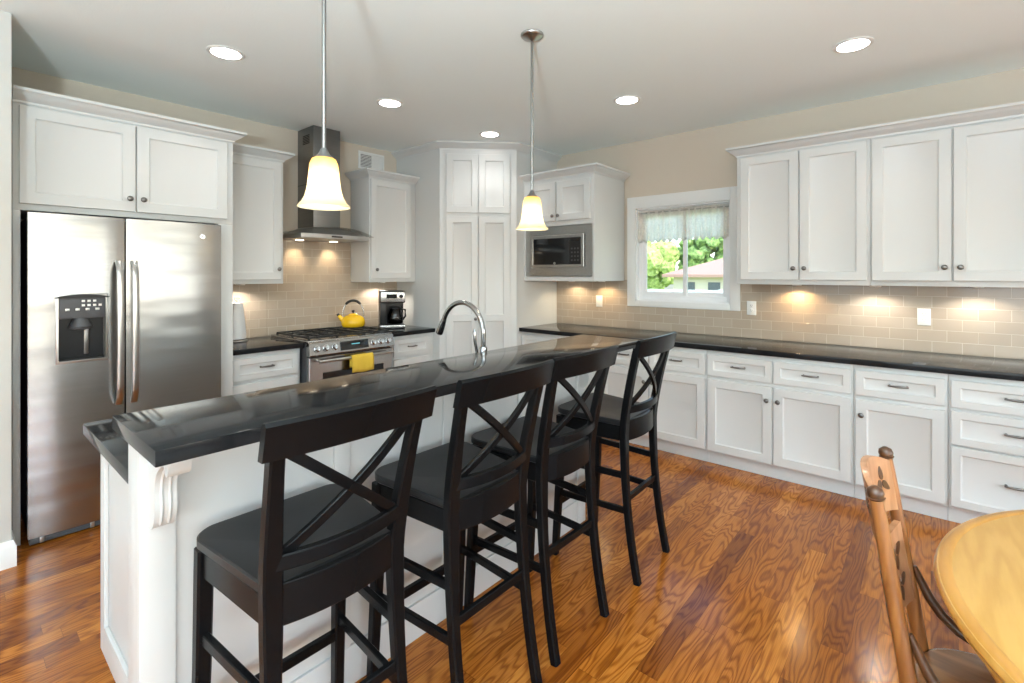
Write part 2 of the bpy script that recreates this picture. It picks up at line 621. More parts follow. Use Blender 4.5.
def shaker(x0, x1, z0, z1, y, th=0.02, fw=0.058, rec=0.009):
    mb = MB()
    mb.rings([rect(x0, x1, z0, z1, y + th), rect(x0, x1, z0, z1, y + 0.002), rect(x0, x1, z0, z1, y, 0.002),
              rect(x0, x1, z0, z1, y, fw), rect(x0, x1, z0, z1, y + rec * 0.55, fw + 0.003), rect(x0, x1, z0, z1, y + rec, fw + 0.011)])
    return mb


def shaker2(x0, x1, z0, zm, z1, y, th=0.02, fw=0.058, rec=0.009):
    mb = MB()
    mb.rings([rect(x0, x1, z0, z1, y + th), rect(x0, x1, z0, z1, y + 0.002), rect(x0, x1, z0, z1, y, 0.002)], cap1=False)
    h = fw * 0.5
    for a, b_, l in ((z0, zm, (0.002, 0.002, 0.002, 0.0)), (zm, z1, (0.002, 0.002, 0.0, 0.002))):
        bb = fw if a == z0 else h
        tt = fw if b_ == z1 else h
        mb.rings([rect4(x0, x1, a, b_, y, *l), rect4(x0, x1, a, b_, y, fw, fw, bb, tt),
                  rect4(x0, x1, a, b_, y + rec * 0.55, fw + 0.003, fw + 0.003, bb + 0.003, tt + 0.003),
                  rect4(x0, x1, a, b_, y + rec, fw + 0.011, fw + 0.011, bb + 0.011, tt + 0.011)], cap0=False)
    return mb


def knob(x, z, y, parent, mtx=None):
    mb = MB()
    mb.lathe([(0.006, 0.0), (0.006, -0.010), (0.009, -0.013), (0.0155, -0.018), (0.0165, -0.023), (0.013, -0.028), (0.004, -0.030)], (x, y, z), 16, 'y')
    return mb.build('knob', M['darknickel'], parent, mtx=mtx, smooth=60)


def pull(x, z, y, parent, w=0.10):
    mb = MB()
    pts = []
    for i in range(9):
        t = i / 8 * 2 - 1
        pts.append((x + t * w / 2, y - 0.026 + 0.006 * t * t, z))
    mb.tube(pts, [0.0048 + 0.0025 * (1 - abs(i / 4 - 1)) for i in range(9)], 8)
    for sgn in (-1, 1):
        mb.tube([(x + sgn * w * 0.42, y, z), (x + sgn * w * 0.42, y - 0.024, z)], [0.0075, 0.0045], 8, up=(1, 0, 0))
    return mb.build('handle', M['darknickel'], parent, smooth=60)


CROWN = [(0.0, 0.0), (0.006, 0.0), (0.008, 0.012), (0.020, 0.022), (0.036, 0.032), (0.050, 0.044), (0.056, 0.052), (0.066, 0.056), (0.066, 0.072), (0.0, 0.072)]


def crown(path, z, prof=CROWN, side=1):
    """path: 2D points; profile pushed to the right-hand side of travel (side=1)"""
    mb = MB()
    P = [Vector(p) for p in path]
    n = len(P)
    offs = []
    for i in range(n):
        ns = []
        if i > 0:
            d = (P[i] - P[i - 1]).normalized()
            ns.append(Vector((d.y, -d.x)) * side)
        if i < n - 1:
            d = (P[i + 1] - P[i]).normalized()
            ns.append(Vector((d.y, -d.x)) * side)
        if len(ns) == 1:
            offs.append(ns[0])
        else:
            k = (ns[0] + ns[1])
            offs.append(k / (k.length_squared / 2))
    loops = [[(P[i].x + offs[i].x * o, P[i].y + offs[i].y * o, z + h) for o, h in prof] for i in range(n)]
    mb.rings(loops)
    return mb


# ================================================================== ROOM SHELL
CEIL = 2.745
XL, YB = -8.5, -8.8   # far left wall, wall behind the camera
struct('floor', MB().box(XL - 0.1, 0.12, YB - 0.1, 0.12, -0.12, 0.0), M['floor'])
struct('ceiling', MB().box(XL - 0.1, 0.12, YB - 0.1, 0.12, CEIL, CEIL + 0.12), M['ceil'])
struct('wall_left', MB().box(-4.26, 0.12, 0.0, 0.12, 0, CEIL), M['wall'])
# window wall with its opening
WY0, WY1, WZ0, WZ1 = -3.075, -2.185, 1.19, 2.085
w = MB()
w.box(0, 0.12, YB, WY0, 0, CEIL)
w.box(0, 0.12, WY1, 0.0, 0, CEIL)
w.box(0, 0.12, WY0, WY1, 0, WZ0)
w.box(0, 0.12, WY0, WY1, WZ1, CEIL)
struct('wall_right', w, M['wall'])
struct('wall_front', MB().box(XL, -4.145, -0.90, 0.12, 0, CEIL, 0.004), M['stubwall'])
# wall behind the camera with two wide window openings
w = MB()
w.box(XL - 0.1, 0.12, YB - 0.1, YB, 0, 0.5)
w.box(XL - 0.1, 0.12, YB - 0.1, YB, 2.25, CEIL)
for a, c in ((XL - 0.1, -8.2), (-4.4, -4.15), (-0.35, 0.12)):
    w.box(a, c, YB - 0.1, YB, 0.5, 2.25)
struct('wall_back', w, M['stubwall'])
w = MB()
w.box(XL - 0.1, XL, YB, 0.12, 2.4, CEIL)
w.box(XL - 0.1, XL, YB, -7.5, 0, 2.4)
w.box(XL - 0.1, XL, -4.7, -4.1, 0, 2.4)
w.box(XL - 0.1, XL, -2.3, 0.12, 0, 2.4)
w.box(XL - 0.1, XL, -4.1, -2.3, 0, 0.5)
struct('wall_far', w, M['stubwall'])
# baseboard on the wall stub
prof = [(0, 0), (0.016, 0), (0.016, 0.10), (0.010, 0.115), (0.006, 0.13), (0, 0.13)]
struct('baseboard_left', crown([(XL + 0.01, -0.9005), (-4.1445, -0.9005), (-4.1445, -0.70)], 0.0, prof), M['trim'])

# backsplashes
bs = MB()
bs.box(-0.012, -0.001, -5.1, -3.085, 0.9145, 1.392)
bs.box(-0.012, -0.001, -2.175, -1.2405, 0.9145, 1.392)
bs.box(-0.012, -0.001, -3.085, -2.175, 0.9145, 1.17)
struct('trim_1', bs, M['tileR'])
bs = MB()
bs.box(-3.05, -2.5655, -0.012, -0.001, 0.9145, 1.392)
bs.box(-2.5650, -1.7715, -0.012, -0.001, 0.9145, 1.80)
bs.box(-1.7715, -1.2255, -0.012, -0.001, 0.9145, 1.392)
struct('trim_2', bs, M['tileL'])

# ------------------------------------------------------------------ window
wt = thing('window_1', 'white framed slider window with a sheer valance over the long counter', 'window', (0, 0, 0))
wt['kind'] = 'structure'
c = MB()
CW = 0.083
xo, xi = -0.022, 0.0
for (y0, y1, z0, z1) in ((WY0 - CW, WY0, WZ0 - CW + 0.03, WZ1 + CW + 0.03), (WY1, WY1 + CW, WZ0 - CW + 0.03, WZ1 + CW + 0.03)):
    c.box(xo, xi - 0.0005, y0, y1, z0 - 0.0, z1, 0.003)
c.box(xo, xi - 0.0005, WY0, WY1, WZ1, WZ1 + CW + 0.03, 0.003)
c.box(xo, xi - 0.0005, WY0, WY1, WZ0 - CW + 0.03, WZ0, 0.003)
c.build('casing', M['trim'], wt)
f = MB()   # jamb liner and vinyl frame
f.box(0.0, 0.12, WY0, WY0 + 0.012, WZ0, WZ1)
f.box(0.0, 0.12, WY1 - 0.012, WY1, WZ0, WZ1)
f.box(0.0, 0.12, WY0, WY1, WZ0, WZ0 + 0.012)
f.box(0.0, 0.12, WY0, WY1, WZ1 - 0.012, WZ1)
for (y0, y1, z0, z1) in ((WY0 + 0.012, WY0 + 0.05, WZ0 + 0.012, WZ1 - 0.012), (WY1 - 0.05, WY1 - 0.012, WZ0 + 0.012, WZ1 - 0.012),
                         (WY0 + 0.05, WY1 - 0.05, WZ0 + 0.012, WZ0 + 0.055), (WY0 + 0.05, WY1 - 0.05, WZ1 - 0.05, WZ1 - 0.012)):
    f.box(0.045, 0.10, y0, y1, z0, z1, 0.003)
f.build('window_frame', M['vinyl'], wt)
ym = (WY0 + WY1) / 2 - 0.02
for nm, y0, y1, x in (('sash', ym - 0.02, WY1 - 0.05, 0.055), ('sash', WY0 + 0.05, ym + 0.02, 0.075)):
    s_ = MB()
    z0, z1 = WZ0 + 0.055, WZ1 - 0.05
    t = 0.036
    s_.box(x, x + 0.018, y0, y0 + t, z0, z1, 0.002)
    s_.box(x, x + 0.018, y1 - t, y1, z0, z1, 0.002)
    s_.box(x, x + 0.018, y0 + t, y1 - t, z0, z0 + t, 0.002)
    s_.box(x, x + 0.018, y0 + t, y1 - t, z1 - t, z1, 0.002)
    so = s_.build(nm, M['vinyl'], wt)
    MB().box(x + 0.007, x + 0.011, y0 + t, y1 - t, z0 + t, z1 - t).build('pane', M['pane'], so)

# valance on its rod
vt = thing('valance', 'sheer white gathered valance across the top of the window', 'curtain', (0.028, (WY0 + WY1) / 2, 2.04))
vb = MB()
n = 150
hw = (WY1 - WY0) / 2 - 0.018
rows = [(0.022, 0.008), (0.008, 0.010), (-0.006, 0.006), (-0.03, 0.011), (-0.12, 0.013), (-0.20, 0.013), (-0.235, 0.011), (-0.245, 0.014), (-0.275, 0.013)]
loops = []
for z, amp in rows:
    lp = []
    for i in range(n + 1):
        t = i / n
        y = (t * 2 - 1) * hw
        ph = t * 2 * PI * 11 + 1.3 * math.sin(t * 17)
        low = 0.012 * math.sin(t * 2 * PI * 14) if z < -0.27 else 0
        lp.append((amp * math.sin(ph) + amp * 0.5 * math.sin(ph * 2.3 + 1), y, z + low + 0.004 * math.sin(t * 5)))
    loops.append(lp)
vb.rings(loops, False, False, False)
vo_ = vb.build('cloth', M['sheer'], vt, smooth=180)
sm = vo_.modifiers.new('thickness', 'SOLIDIFY')
sm.thickness = 0.0012
rod = MB()
rod.tube([(0.0, -hw - 0.004, 0.0), (0.0, hw + 0.004, 0.0)], 0.005, 10)
rod.build('rod', M['nickel'], vt)


# ================================================================== CABINETS
def cab_root(name, label, wall, x, group=None, cat='cabinet'):
    """local frame: x along the wall to the right as seen facing it, -y out into the room"""
    if wall == 'L':
        return thing(name, label, cat, (x, 0, 0), 0, group)
    return thing(name, label, cat, (0, x, 0), -PI / 2, group)


def upper(root, w, z0, z1, dep, doors, dz0, dz1, knobs, crown_sides=None, light_rail=True):
    mb = MB()
    mb.box(0.0, w, -dep, -0.0135, z0, z1, 0.0015)
    mb.build('body', M['white'], root)
    for (a, c_), kx in zip(doors, knobs):
        d = shaker(a, c_, dz0, dz1, -dep - 0.0205).build('door', M['white'], root)
        knob(kx, dz0 + 0.085, -dep - 0.0205, d)
    if crown_sides:
        lft, rgt = crown_sides
        d0 = -dep - 0.004
        path = []
        if lft:
            path.append((-0.001, -0.013))
        path += [(-0.001, d0), (w + 0.001, d0)]
        if rgt:
            path.append((w + 0.001, -0.013))
        crown(path, z1 - 0.072, side=1).build('crown', M['white'], root)


def base(root, w, dep, cols, toe=0.10, mat_=None, top=0.8755, toeback=0.065):
    """cols: list of (x0,x1,[(kind,z0,z1,knobside)])"""
    mb = MB()
    mb.box(0.0, w, -dep, -0.002, toe, top, 0.0015)
    mb.build('body', M['white'], root)
    MB().box(0.0, w, -dep + toeback, -0.02, 0.0, toe).build('toe_kick', M['white'], root)
    y = -dep - 0.0205
    for a, c_, its in cols:
        for kind, z0, z1, ks in its:
            if kind == 'drawer':
                d = shaker(a, c_, z0, z1, y, fw=0.042).build('drawer', M['white'], root)
                pull((a + c_) / 2, (z0 + z1) / 2 + 0.005, y + 0.009, d)
            else:
                d = shaker(a, c_, z0, z1, y).build('door', M['white'], root)
                kx = a + 0.030 if ks == 'l' else c_ - 0.030
                knob(kx, z1 - 0.095, y, d)


DRW = ('drawer', 0.683, 0.840, None)


def dr(side):
    return ('door', 0.115, 0.656, side)


# --- right wall base run, from the pantry towards the camera
PYW = -1.2393
r = cab_root('base_cabinet', 'white two-door base cabinet beside the corner pantry under the long counter', 'R', PYW - 0.001, 'base cabinets along the window wall')
base(r, 0.913, 0.61, [(0.012, 0.452, [DRW, dr('r')]), (0.465, 0.905, [DRW, dr('l')])], toeback=0.05)
r = cab_root('base_cabinet', 'white two-door base cabinet under the window behind the farthest black stool', 'R', -2.155, 'base cabinets along the window wall')
base(r, 0.929, 0.61, [(0.010, 0.458, [DRW, dr('r')]), (0.470, 0.920, [DRW, dr('l')])], toeback=0.05)
r = cab_root('base_cabinet', 'white base cabinet with paired door knobs fully in view right of the farthest stool', 'R', -3.086, 'base cabinets along the window wall')
base(r, 0.930, 0.61, [(0.010, 0.456, [DRW, dr('r')]), (0.468, 0.919, [DRW, dr('l')])], toeback=0.05)
r = cab_root('base_cabinet', 'white single-door base cabinet behind the wooden chair back', 'R', -4.018, 'base cabinets along the window wall')
base(r, 0.456, 0.61, [(0.012, 0.444, [DRW, dr('l')])], toeback=0.05)
r = cab_root('drawer_cabinet', 'white cabinet of three stacked drawers at the right edge behind the oak table', 'R', -4.476)
base(r, 0.560, 0.61, [(0.010, 0.550, [DRW, ('drawer', 0.470, 0.664, None), ('drawer', 0.115, 0.458, None)])], toeback=0.05)

# --- right wall uppers
UZ0, UZ1 = 1.372, 2.437
for x, wd, ds, ks, lb in (
        (-3.224, 0.859, [(0.030, 0.430), (0.441, 0.842)], [0.400, 0.471], 'white two-door wall cabinet right next to the window'),
        (-4.084, 0.870, [(0.010, 0.410), (0.421, 0.850)], [0.378, 0.453], 'white two-door wall cabinet at the upper right edge')):
    r = cab_root('wall_cabinet', lb, 'R', x, 'wall cabinets on the window wall')
    upper(r, wd, UZ0, UZ1, 0.33, ds, 1.407, 2.352, ks)
cr = crown([(-0.013, -3.2235), (-0.334, -3.2235), (-0.334, -4.954)], UZ1 - 0.071, side=1)
struct('trim_3', cr, M['white'])

# --- microwave cabinet on the right wall, against the pantry
r = cab_root('microwave_cabinet', 'white wall cabinet holding the built-in microwave beside the pantry', 'R', PYW - 0.001)
MW = 0.826
b_ = MB()
dep = 0.575
b_.box(0, 0.026, -dep, -0.0135, 1.384, 2.437, 0.0015)
b_.box(MW - 0.020, MW, -dep, -0.0135, 1.384, 2.437, 0.0015)
b_.box(0.026, MW - 0.020, -dep, -0.0135, 1.384, 1.425)
b_.box(0.026, MW - 0.020, -dep, -0.0135, 1.912, 2.437)
b_.box(0.026, MW - 0.020, -0.06, -0.0135, 1.425, 1.912)
b_.build('body', M['white'], r)
for (a, c_), kx in zip(((0.045, 0.405), (0.420, 0.790)), (0.380, 0.445)):
    d = shaker(a, c_, 1.957, 2.330, -dep - 0.0205, fw=0.062).build('door', M['white'], r)
    knob(kx, 2.005, -dep - 0.0205, d)
crown([(0.0, -dep - 0.004), (MW + 0.001, -dep - 0.004), (MW + 0.001, -0.013)], UZ1 - 0.072, side=1).build('crown', M['white'], r)

mw = thing('microwave', 'stainless built-in microwave with a black glass door in the white wall cabinet', 'microwave', (0, PYW - 0.001, 0), -PI / 2)
MB().box(0.05, MW - 0.05, -0.56, -0.10, 1.44, 1.895).build('body', M['darkgray'], mw)
tk = MB()
yo = -dep - 0.012
tk.rings([rect(0.036, MW - 0.020, 1.431, 1.905, -dep - 0.0005), rect(0.036, MW - 0.020, 1.431, 1.905, yo), rect4(0.036, MW - 0.020, 1.431, 1.905, yo, 0.066, 0.068, 0.078, 0.076),
          rect4(0.036, MW - 0.020, 1.431, 1.905, -dep - 0.001, 0.067, 0.069, 0.079, 0.077)])
tk.build('trim_kit', M['steel'], mw)
x0, x1, z0, z1 = 0.110, MW - 0.096, 1.517, 1.822
dm = MB()
dm.rings([rect(x0, x1, z0, z1, -dep - 0.005), rect(x0, x1, z0, z1, yo - 0.012), rect(x0, x1, z0, z1, yo - 0.015, 0.004), rect4(x0, x1, z0, z1, yo - 0.015, 0.026, 0.030, 0.022, 0.030), rect4(x0, x1, z0, z1, yo - 0.011, 0.028, 0.032, 0.024, 0.032)])
dm.build('door_frame', M['steel'], mw)
MB().box(x0 + 0.0285, x1 - 0.165, yo - 0.0125, yo - 0.0105, z0 + 0.0245, z1 - 0.0325).build('door_glass', M['glassblack'], mw)
cp = MB().box(x1 - 0.163, x1 - 0.0325, yo - 0.0125, yo - 0.0105, z0 + 0.0245, z1 - 0.0325).build('control_panel', M['black'], mw)
for i in range(3):
    for j in range(4):
        MB().box(x1 - 0.140 + i * 0.034, x1 - 0.122 + i * 0.034, yo - 0.0140, yo - 0.0127, z0 + 0.055 + j * 0.036, z0 + 0.070 + j * 0.036, 0.0008).build('button', M['darkgray'], cp)
MB().box(x1 - 0.140, x1 - 0.055, yo - 0.0140, yo - 0.0127, z1 - 0.068, z1 - 0.045).build('display', M['glassblack'], cp)
MB().lathe([(0.012, 0.0), (0.012, -0.002), (0.010, -0.0025)], ((x0 + x1) / 2 - 0.02, yo - 0.0125, z0 + 0.036), 20, 'y').build('badge', M['nickel'], mw)

# --- left wall
# refrigerator surround
FX0, FX1 = -4.127, -3.060
r = cab_root('refrigerator_cabinet', 'white two-door cabinet with tall side panels around the refrigerator', 'L', FX0)
W_ = FX1 - FX0
FD = 0.665
MB().box(0.0, W_, -FD, -0.002, 1.795, UZ1, 0.0015).build('body', M['white'], r)
MB().box(0.0, 0.030, -FD, -0.002, 0.0, 1.7945, 0.0015).build('side_panel', M['white'], r)
MB().box(W_ - 0.092, W_, -FD, -0.002, 0.0, 1.7945, 0.0015).build('side_panel', M['white'], r)
for (a, c_), kx in zip(((0.024, 0.519), (0.526, W_ - 0.040)), (0.490, 0.556)):
    d = shaker(a, c_, 1.829, 2.352, -FD - 0.0205, fw=0.060).build('door', M['white'], r)
    knob(kx, 1.905, -FD - 0.0205, d)
crown([(-0.001, -FD - 0.004), (W_ + 0.001, -FD - 0.004), (W_ + 0.001, -0.402)], UZ1 - 0.072, side=1).build('crown', M['white'], r)

r = cab_root('wall_cabinet', 'white single-door wall cabinet between the refrigerator and the range hood', 'L', -3.058, 'wall cabinets on the range wall')
upper(r, 0.491, UZ0, UZ1, 0.33, [(0.012, 0.470)], 1.405, 2.352, [0.445], (False, True))
r = cab_root('wall_cabinet', 'white single-door wall cabinet between the range hood and the pantry', 'L', -1.769, 'wall cabinets on the range wall')
upper(r, 0.540, UZ0, UZ1, 0.33, [(0.012, 0.470)], 1.407, 2.352, [0.065], (True, False))
r = cab_root('base_cabinet', 'white base cabinet with a drawer between refrigerator and range', 'L', -3.058, 'base cabinets on the range wall')
base(r, 0.500, 0.60, [(0.014, 0.478, [DRW, dr('r')])])
r = cab_root('base_cabinet', 'white base cabinet with a drawer under the coffee maker', 'L', -1.755, 'base cabinets on the range wall')
base(r, 0.5295, 0.60, [(0.060, 0.475, [DRW, dr('l')])])

# countertops
def slab(x0, x1, y0, y1, z0, z1):
    return MB().box(x0, x1, y0, y1, z0, z1, 0.0022, 2)


tag(slab(-0.652, -0.0005, -5.1, PYW - 0.0005, 0.876, 0.914).build('countertop', M['granite']), 'long black granite countertop running under the window', 'countertop')
tag(slab(-3.0595, -2.540, -0.640, -0.0005, 0.876, 0.914).build('countertop', M['granite']), 'short black granite counter between refrigerator and range with the paper towels', 'countertop')
tag(slab(-1.755, -1.2247, -0.640, -0.0005, 0.876, 0.914).build('countertop', M['granite']), 'short black granite counter right of the range under the coffee maker', 'countertop')

# --- corner pantry
PX, PA, PB = -1.2242, -0.7039, -0.6888
pt = thing('pantry_cabinet', 'tall white diagonal corner pantry cabinet reaching the ceiling', 'pantry cabinet', (PX, PA, 0), -PI / 4)
inv = Matrix.Translation((PX, PA, 0)) @ Matrix.Rotation(-PI / 4, 4, 'Z')
inv = inv.inverted()
bd = MB()
poly = [(PX, -0.001), (PX, PA), (PB, PYW), (-0.001, PYW), (-0.001, -0.001)]
bd.prism(poly, lambda u, v: (u, v, 0.0), lambda u, v: (u, v, CEIL - 0.001))
bd.build('body', M['white'], pt, mtx=inv)
FWd = math.hypot(PB - PX, PYW - PA)
yf_ = -0.0205
xa, xm, xb = 0.066, FWd / 2, FWd - 0.066
for a, c_ in ((xa, xm - 0.002), (xm + 0.002, xb)):
    shaker(a, c_, 2.052, 2.628, yf_, fw=0.062).build('door', M['white'], pt)
for a, c_, kx in ((xa, xm - 0.003, xm - 0.026), (xm + 0.003, xb, xm + 0.026)):
    d = shaker2(a, c_, 0.115, 1.018, 2.018, yf_, fw=0.062).build('door', M['white'], pt)
    knob(kx, 1.010, yf_, d)
crown([(PX, -0.002), (PX, PA), (PB, PYW), (-0.002, PYW)], CEIL - 0.0735, side=1).build('crown', M['white'], pt, mtx=inv)

# ================================================================== REFRIGERATOR
fr = thing('refrigerator', 'stainless side-by-side refrigerator with ice dispenser in its left door', 'refrigerator', (-4.076, -0.76, 0))
FW_, FS, FH = 0.916, 0.407, 1.778
MB().box(0.012, FW_ - 0.006, 0.075, 0.735, 0.03, 1.765, 0.006).build('body', M['darkgray'], fr)


def bulge(x, xa, xb):
    t = (x - xa) / (xb - xa) * 2 - 1
    return 0.016 * (abs(t) ** 2.6)


def fridge_door(xa, xb, z0, z1, hole=None):
    mb = MB()
    bm = mb.bm
    xs = [xa + (xb - xa) * i / 16 for i in range(17)]
    zs = [z0, z1]
    if hole:
        hx0, hx1, hz0, hz1 = hole
        xs = sorted([x for x in xs if abs(x - hx0) > 0.008 and abs(x - hx1) > 0.008] + [hx0, hx1])
        zs = [z0, hz0, hz1, z1]
    g = [[bm.verts.new((x, bulge(x, xa, xb), z)) for x in xs] for z in zs]
    back = 0.070
    for j in range(len(zs) - 1):
        for i in range(len(xs) - 1):
            if hole and j == 1 and hx0 - 1e-6 <= xs[i] < hx1 - 1e-6:
                continue
            bm.faces.new((g[j][i], g[j][i + 1], g[j + 1][i + 1], g[j + 1][i]))
    bl = [bm.verts.new((xa, back, z)) for z in zs]
    br_ = [bm.verts.new((xb, back, z)) for z in zs]
    for j in range(len(zs) - 1):
        bm.faces.new((g[j][0], g[j + 1][0], bl[j + 1], bl[j]))
        bm.faces.new((g[j][-1], br_[j], br_[j + 1], g[j + 1][-1]))
    bm.faces.new([g[0][i] for i in range(len(xs))] + [br_[0], bl[0]])
    bm.faces.new([g[-1][i] for i in reversed(range(len(xs)))] + [bl[-1], br_[-1]])
    bm.faces.new((bl[0], br_[0], br_[-1], bl[-1]))
    if hole:
        ia = [i for i, x in enumerate(xs) if hx0 - 1e-6 <= x <= hx1 + 1e-6]
        top = [g[2][i] for i in ia]
        bot = [g[1][i] for i in ia]
        dt = [bm.verts.new((v.co.x, 0.060, v.co.z)) for v in top]
        db = [bm.verts.new((v.co.x, 0.060, v.co.z)) for v in bot]
        for k in range(len(ia) - 1):
            bm.faces.new((top[k], top[k + 1], dt[k + 1], dt[k]))
            bm.faces.new((bot[k], db[k], db[k + 1], bot[k + 1]))
            bm.faces.new((db[k], dt[k], dt[k + 1], db[k + 1]))
        bm.faces.new((bot[0], top[0], dt[0], db[0]))
        bm.faces.new((bot[-1], db[-1], dt[-1], top[-1]))
    return mb


HX0, HX1, HZ0, HZ1 = 0.112, 0.318, 0.968, 1.332
d1 = lab(fridge_door(0.0, FS - 0.004, 0.046, FH, (HX0, HX1, HZ0, HZ1)).build('door', M['fridge'], fr, smooth=30), 'left freezer door with the dispenser')
d2 = lab(fridge_door(FS + 0.004, FW_, 0.046, FH).build('door', M['fridge'], fr, smooth=30), 'wider right door with round badge')


def fhandle(x, parent):
    mb = MB()
    pts = []
    for i in range(21):
        t = i / 20
        z = 0.695 + 0.83 * t
        e = min(t, 1 - t)
        out = 0.006 + 0.036 * min(1, (e / 0.09)) ** 0.6 + 0.014 * math.sin(PI * t)
        pts.append((x, -out, z))
    mb.tube(pts, 0, up=(1, 0, 0), flat=[(0.020, 0.032)] * 21)
    mb.build('handle', M['nickel'], parent, smooth=50)


fhandle(FS - 0.034, d1)
fhandle(FS + 0.036, d2)
dp = MB()   # dispenser surround
f0 = 0.010
dp.rings([rect(HX0, HX1, HZ0, HZ1, 0.02, 0.001), rect(HX0, HX1, HZ0, HZ1, -0.006, -0.008), rect(HX0, HX1, HZ0, HZ1, -0.008, -0.005), rect(HX0, HX1, HZ0, HZ1, -0.008, 0.004), rect(HX0, HX1, HZ0, HZ1, 0.03, 0.006)], cap0=False, cap1=False)
ds_ = lab(dp.build('dispenser', M['nickel'], fr), 'framed black ice and water dispenser')
MB().box(HX0 + 0.006, HX1 - 0.006, 0.050, 0.0595, HZ0 + 0.004, HZ1 - 0.13).build('dispenser_recess', M['black'], ds_)
pan = MB()
pan.box(HX0 + 0.006, HX1 - 0.006, -0.010, 0.055, HZ1 - 0.128, HZ1 - 0.012, 0.004)
pan.build('control_panel', M['darkgray'], ds_)
arch = MB()
arch.prism([(HX0 - 0.012 + (HX1 - HX0 + 0.024) * i / 12, HZ1 - 0.010 + 0.016 * math.sin(PI * i / 12) ** 0.7) for i in range(13)] + [(HX1 + 0.012, HZ1 - 0.014), (HX0 - 0.012, HZ1 - 0.014)],
           lambda u, v: (u, -0.024, v), lambda u, v: (u, 0.02, v))
arch.build('hood', M['black'], ds_)
for i in range(4):
    MB().box(HX0 + 0.030 + i * 0.042, HX0 + 0.048 + i * 0.042, -0.0125, -0.0102, HZ1 - 0.085, HZ1 - 0.072, 0.0008).build('button', M['nickel'], ds_)
for i in range(7):
    a = random.random()
    MB().box(HX0 + 0.098 + (i % 4) * 0.024, HX0 + 0.112 + (i % 4) * 0.024, -0.0125, -0.0102, HZ1 - 0.062 + (i // 4) * 0.024, HZ1 - 0.050 + (i // 4) * 0.024, 0.0008).build('indicator', M['plate'], ds_)
ch = MB()
ch.lathe([(0.030, 0.0), (0.044, -0.03), (0.052, -0.045), (0.046, -0.06), (0.020, -0.066)], ((HX0 + HX1) / 2 - 0.004, 0.02, HZ1 - 0.128), 20)
ch.build('ice_chute', M['darkgray'], ds_)
MB().box((HX0 + HX1) / 2 + 0.012, (HX0 + HX1) / 2 + 0.032, 0.042, 0.050, HZ0 + 0.03, HZ1 - 0.19, 0.003).build('paddle', M['darknickel'], ds_)
MB().box(HX0 + 0.008, HX1 - 0.008, -0.002, 0.050, HZ0 + 0.002, HZ0 + 0.012, 0.002).build('drip_tray', M['blackmatte'], ds_)
# badge, round emblem with ring and two curls
bdg = MB()
bx, bz = FW_ - 0.112, 1.693
bdg.lathe([(0.0175, 0.004), (0.0175, -0.003), (0.0145, -0.005), (0.0135, -0.003), (0.001, -0.003)], (bx, bulge(bx, FS, FW_), bz), 28, 'y')
bo = bdg.build('badge', M['chrome'], fr, smooth=50)
cur = MB()
for sgn in (-1, 1):
    cur.tube([(bx + sgn * (0.0042 + 0.0036 * math.cos(a)), bulge(bx, FS, FW_) - 0.0042, bz + 0.006 * math.sin(a)) for a in [0.6 + i * 0.45 for i in range(12)]], 0.0011, 6, up=(0, 1, 0))
cur.build('monogram', M['darkgray'], bo)
gr = MB()
gr.box(0.006, FW_ - 0.006, 0.020, 0.074, 0.010, 0.044, 0.004)
for zz in (0.016, 0.027):
    gr.box(0.07, FW_ - 0.07, 0.014, 0.024, zz, zz + 0.006, 0.002)
gr.build('toe_grille', M['darkgray'], fr)
for x in (0.045, 0.25, 0.66, 0.87):
    MB().box(x, x + 0.018, 0.010, 0.022, 0.012, 0.043, 0.003).build('grille_bracket', M['nickel'], fr)
for x in (0.03, FW_ - 0.11):
    MB().box(x, x + 0.08, 0.02, 0.12, 1.7655, 1.785, 0.006).build('hinge_cover', M['darkgray'], fr)
for x in (0.05, FW_ - 0.09):
    MB().box(x, x + 0.04, 0.08, 0.14, 0.0, 0.03, 0.004).build('foot', M['black'], fr)

# ================================================================== RANGE
RX0, RX1 = -2.534, -1.762
rg = thing('range', 'stainless slide-in gas range with six front knobs between the black counters', 'stove', ((RX0 + RX1) / 2, 0, 0))
hw = (RX1 - RX0) / 2
MB().box(-hw + 0.002, hw - 0.002, -0.655, -0.02, 0.05, 0.905, 0.003).build('body', M['darkgray'], rg)
ck = MB()
ck.box(-hw, hw, -0.680, -0.02, 0.906, 0.926, 0.005)
ck.build('cooktop', M['steel'], rg)
cp = MB()
cp.rings([[(sx_, y, z) for y, z in ((-0.66, 0.806), (-0.712, 0.806), (-0.720, 0.815), (-0.700, 0.905), (-0.680, 0.918), (-0.66, 0.918))] for sx_ in (-hw, hw)])
cpo = cp.build('control_panel', M['steel'], rg)
tilt = math.atan2(0.020, 0.090)
for x in (-0.325, -0.252, -0.178, 0.178, 0.252, 0.325):
    k = MB()
    k.lathe([(0.027, 0.0), (0.027, -0.006), (0.022, -0.008), (0.020, -0.030), (0.017, -0.034), (0.002, -0.034)], (0, 0, 0), 22, 'y')
    k.box(-0.004, 0.004, -0.040, -0.030, -0.017, 0.017, 0.002)
    ko = k.build('knob', M['chrome'], cpo, smooth=40)
    ko.location = (x, -0.7105, 0.862)
    ko.rotation_euler = (-tilt, 0, 0)
dd = MB()
dd.box(-0.128, 0.128, -0.004, 0.002, -0.036, 0.036, 0.002)
do = dd.build('display', M['glassblack'], cpo)
do.location = (0.0, -0.7105, 0.862)
do.rotation_euler = (-tilt, 0, 0)
MB().box(-0.03, 0.045, -0.0052, -0.0041, 0.004, 0.012).build('clock_digits', M['display'], do)
od = MB()
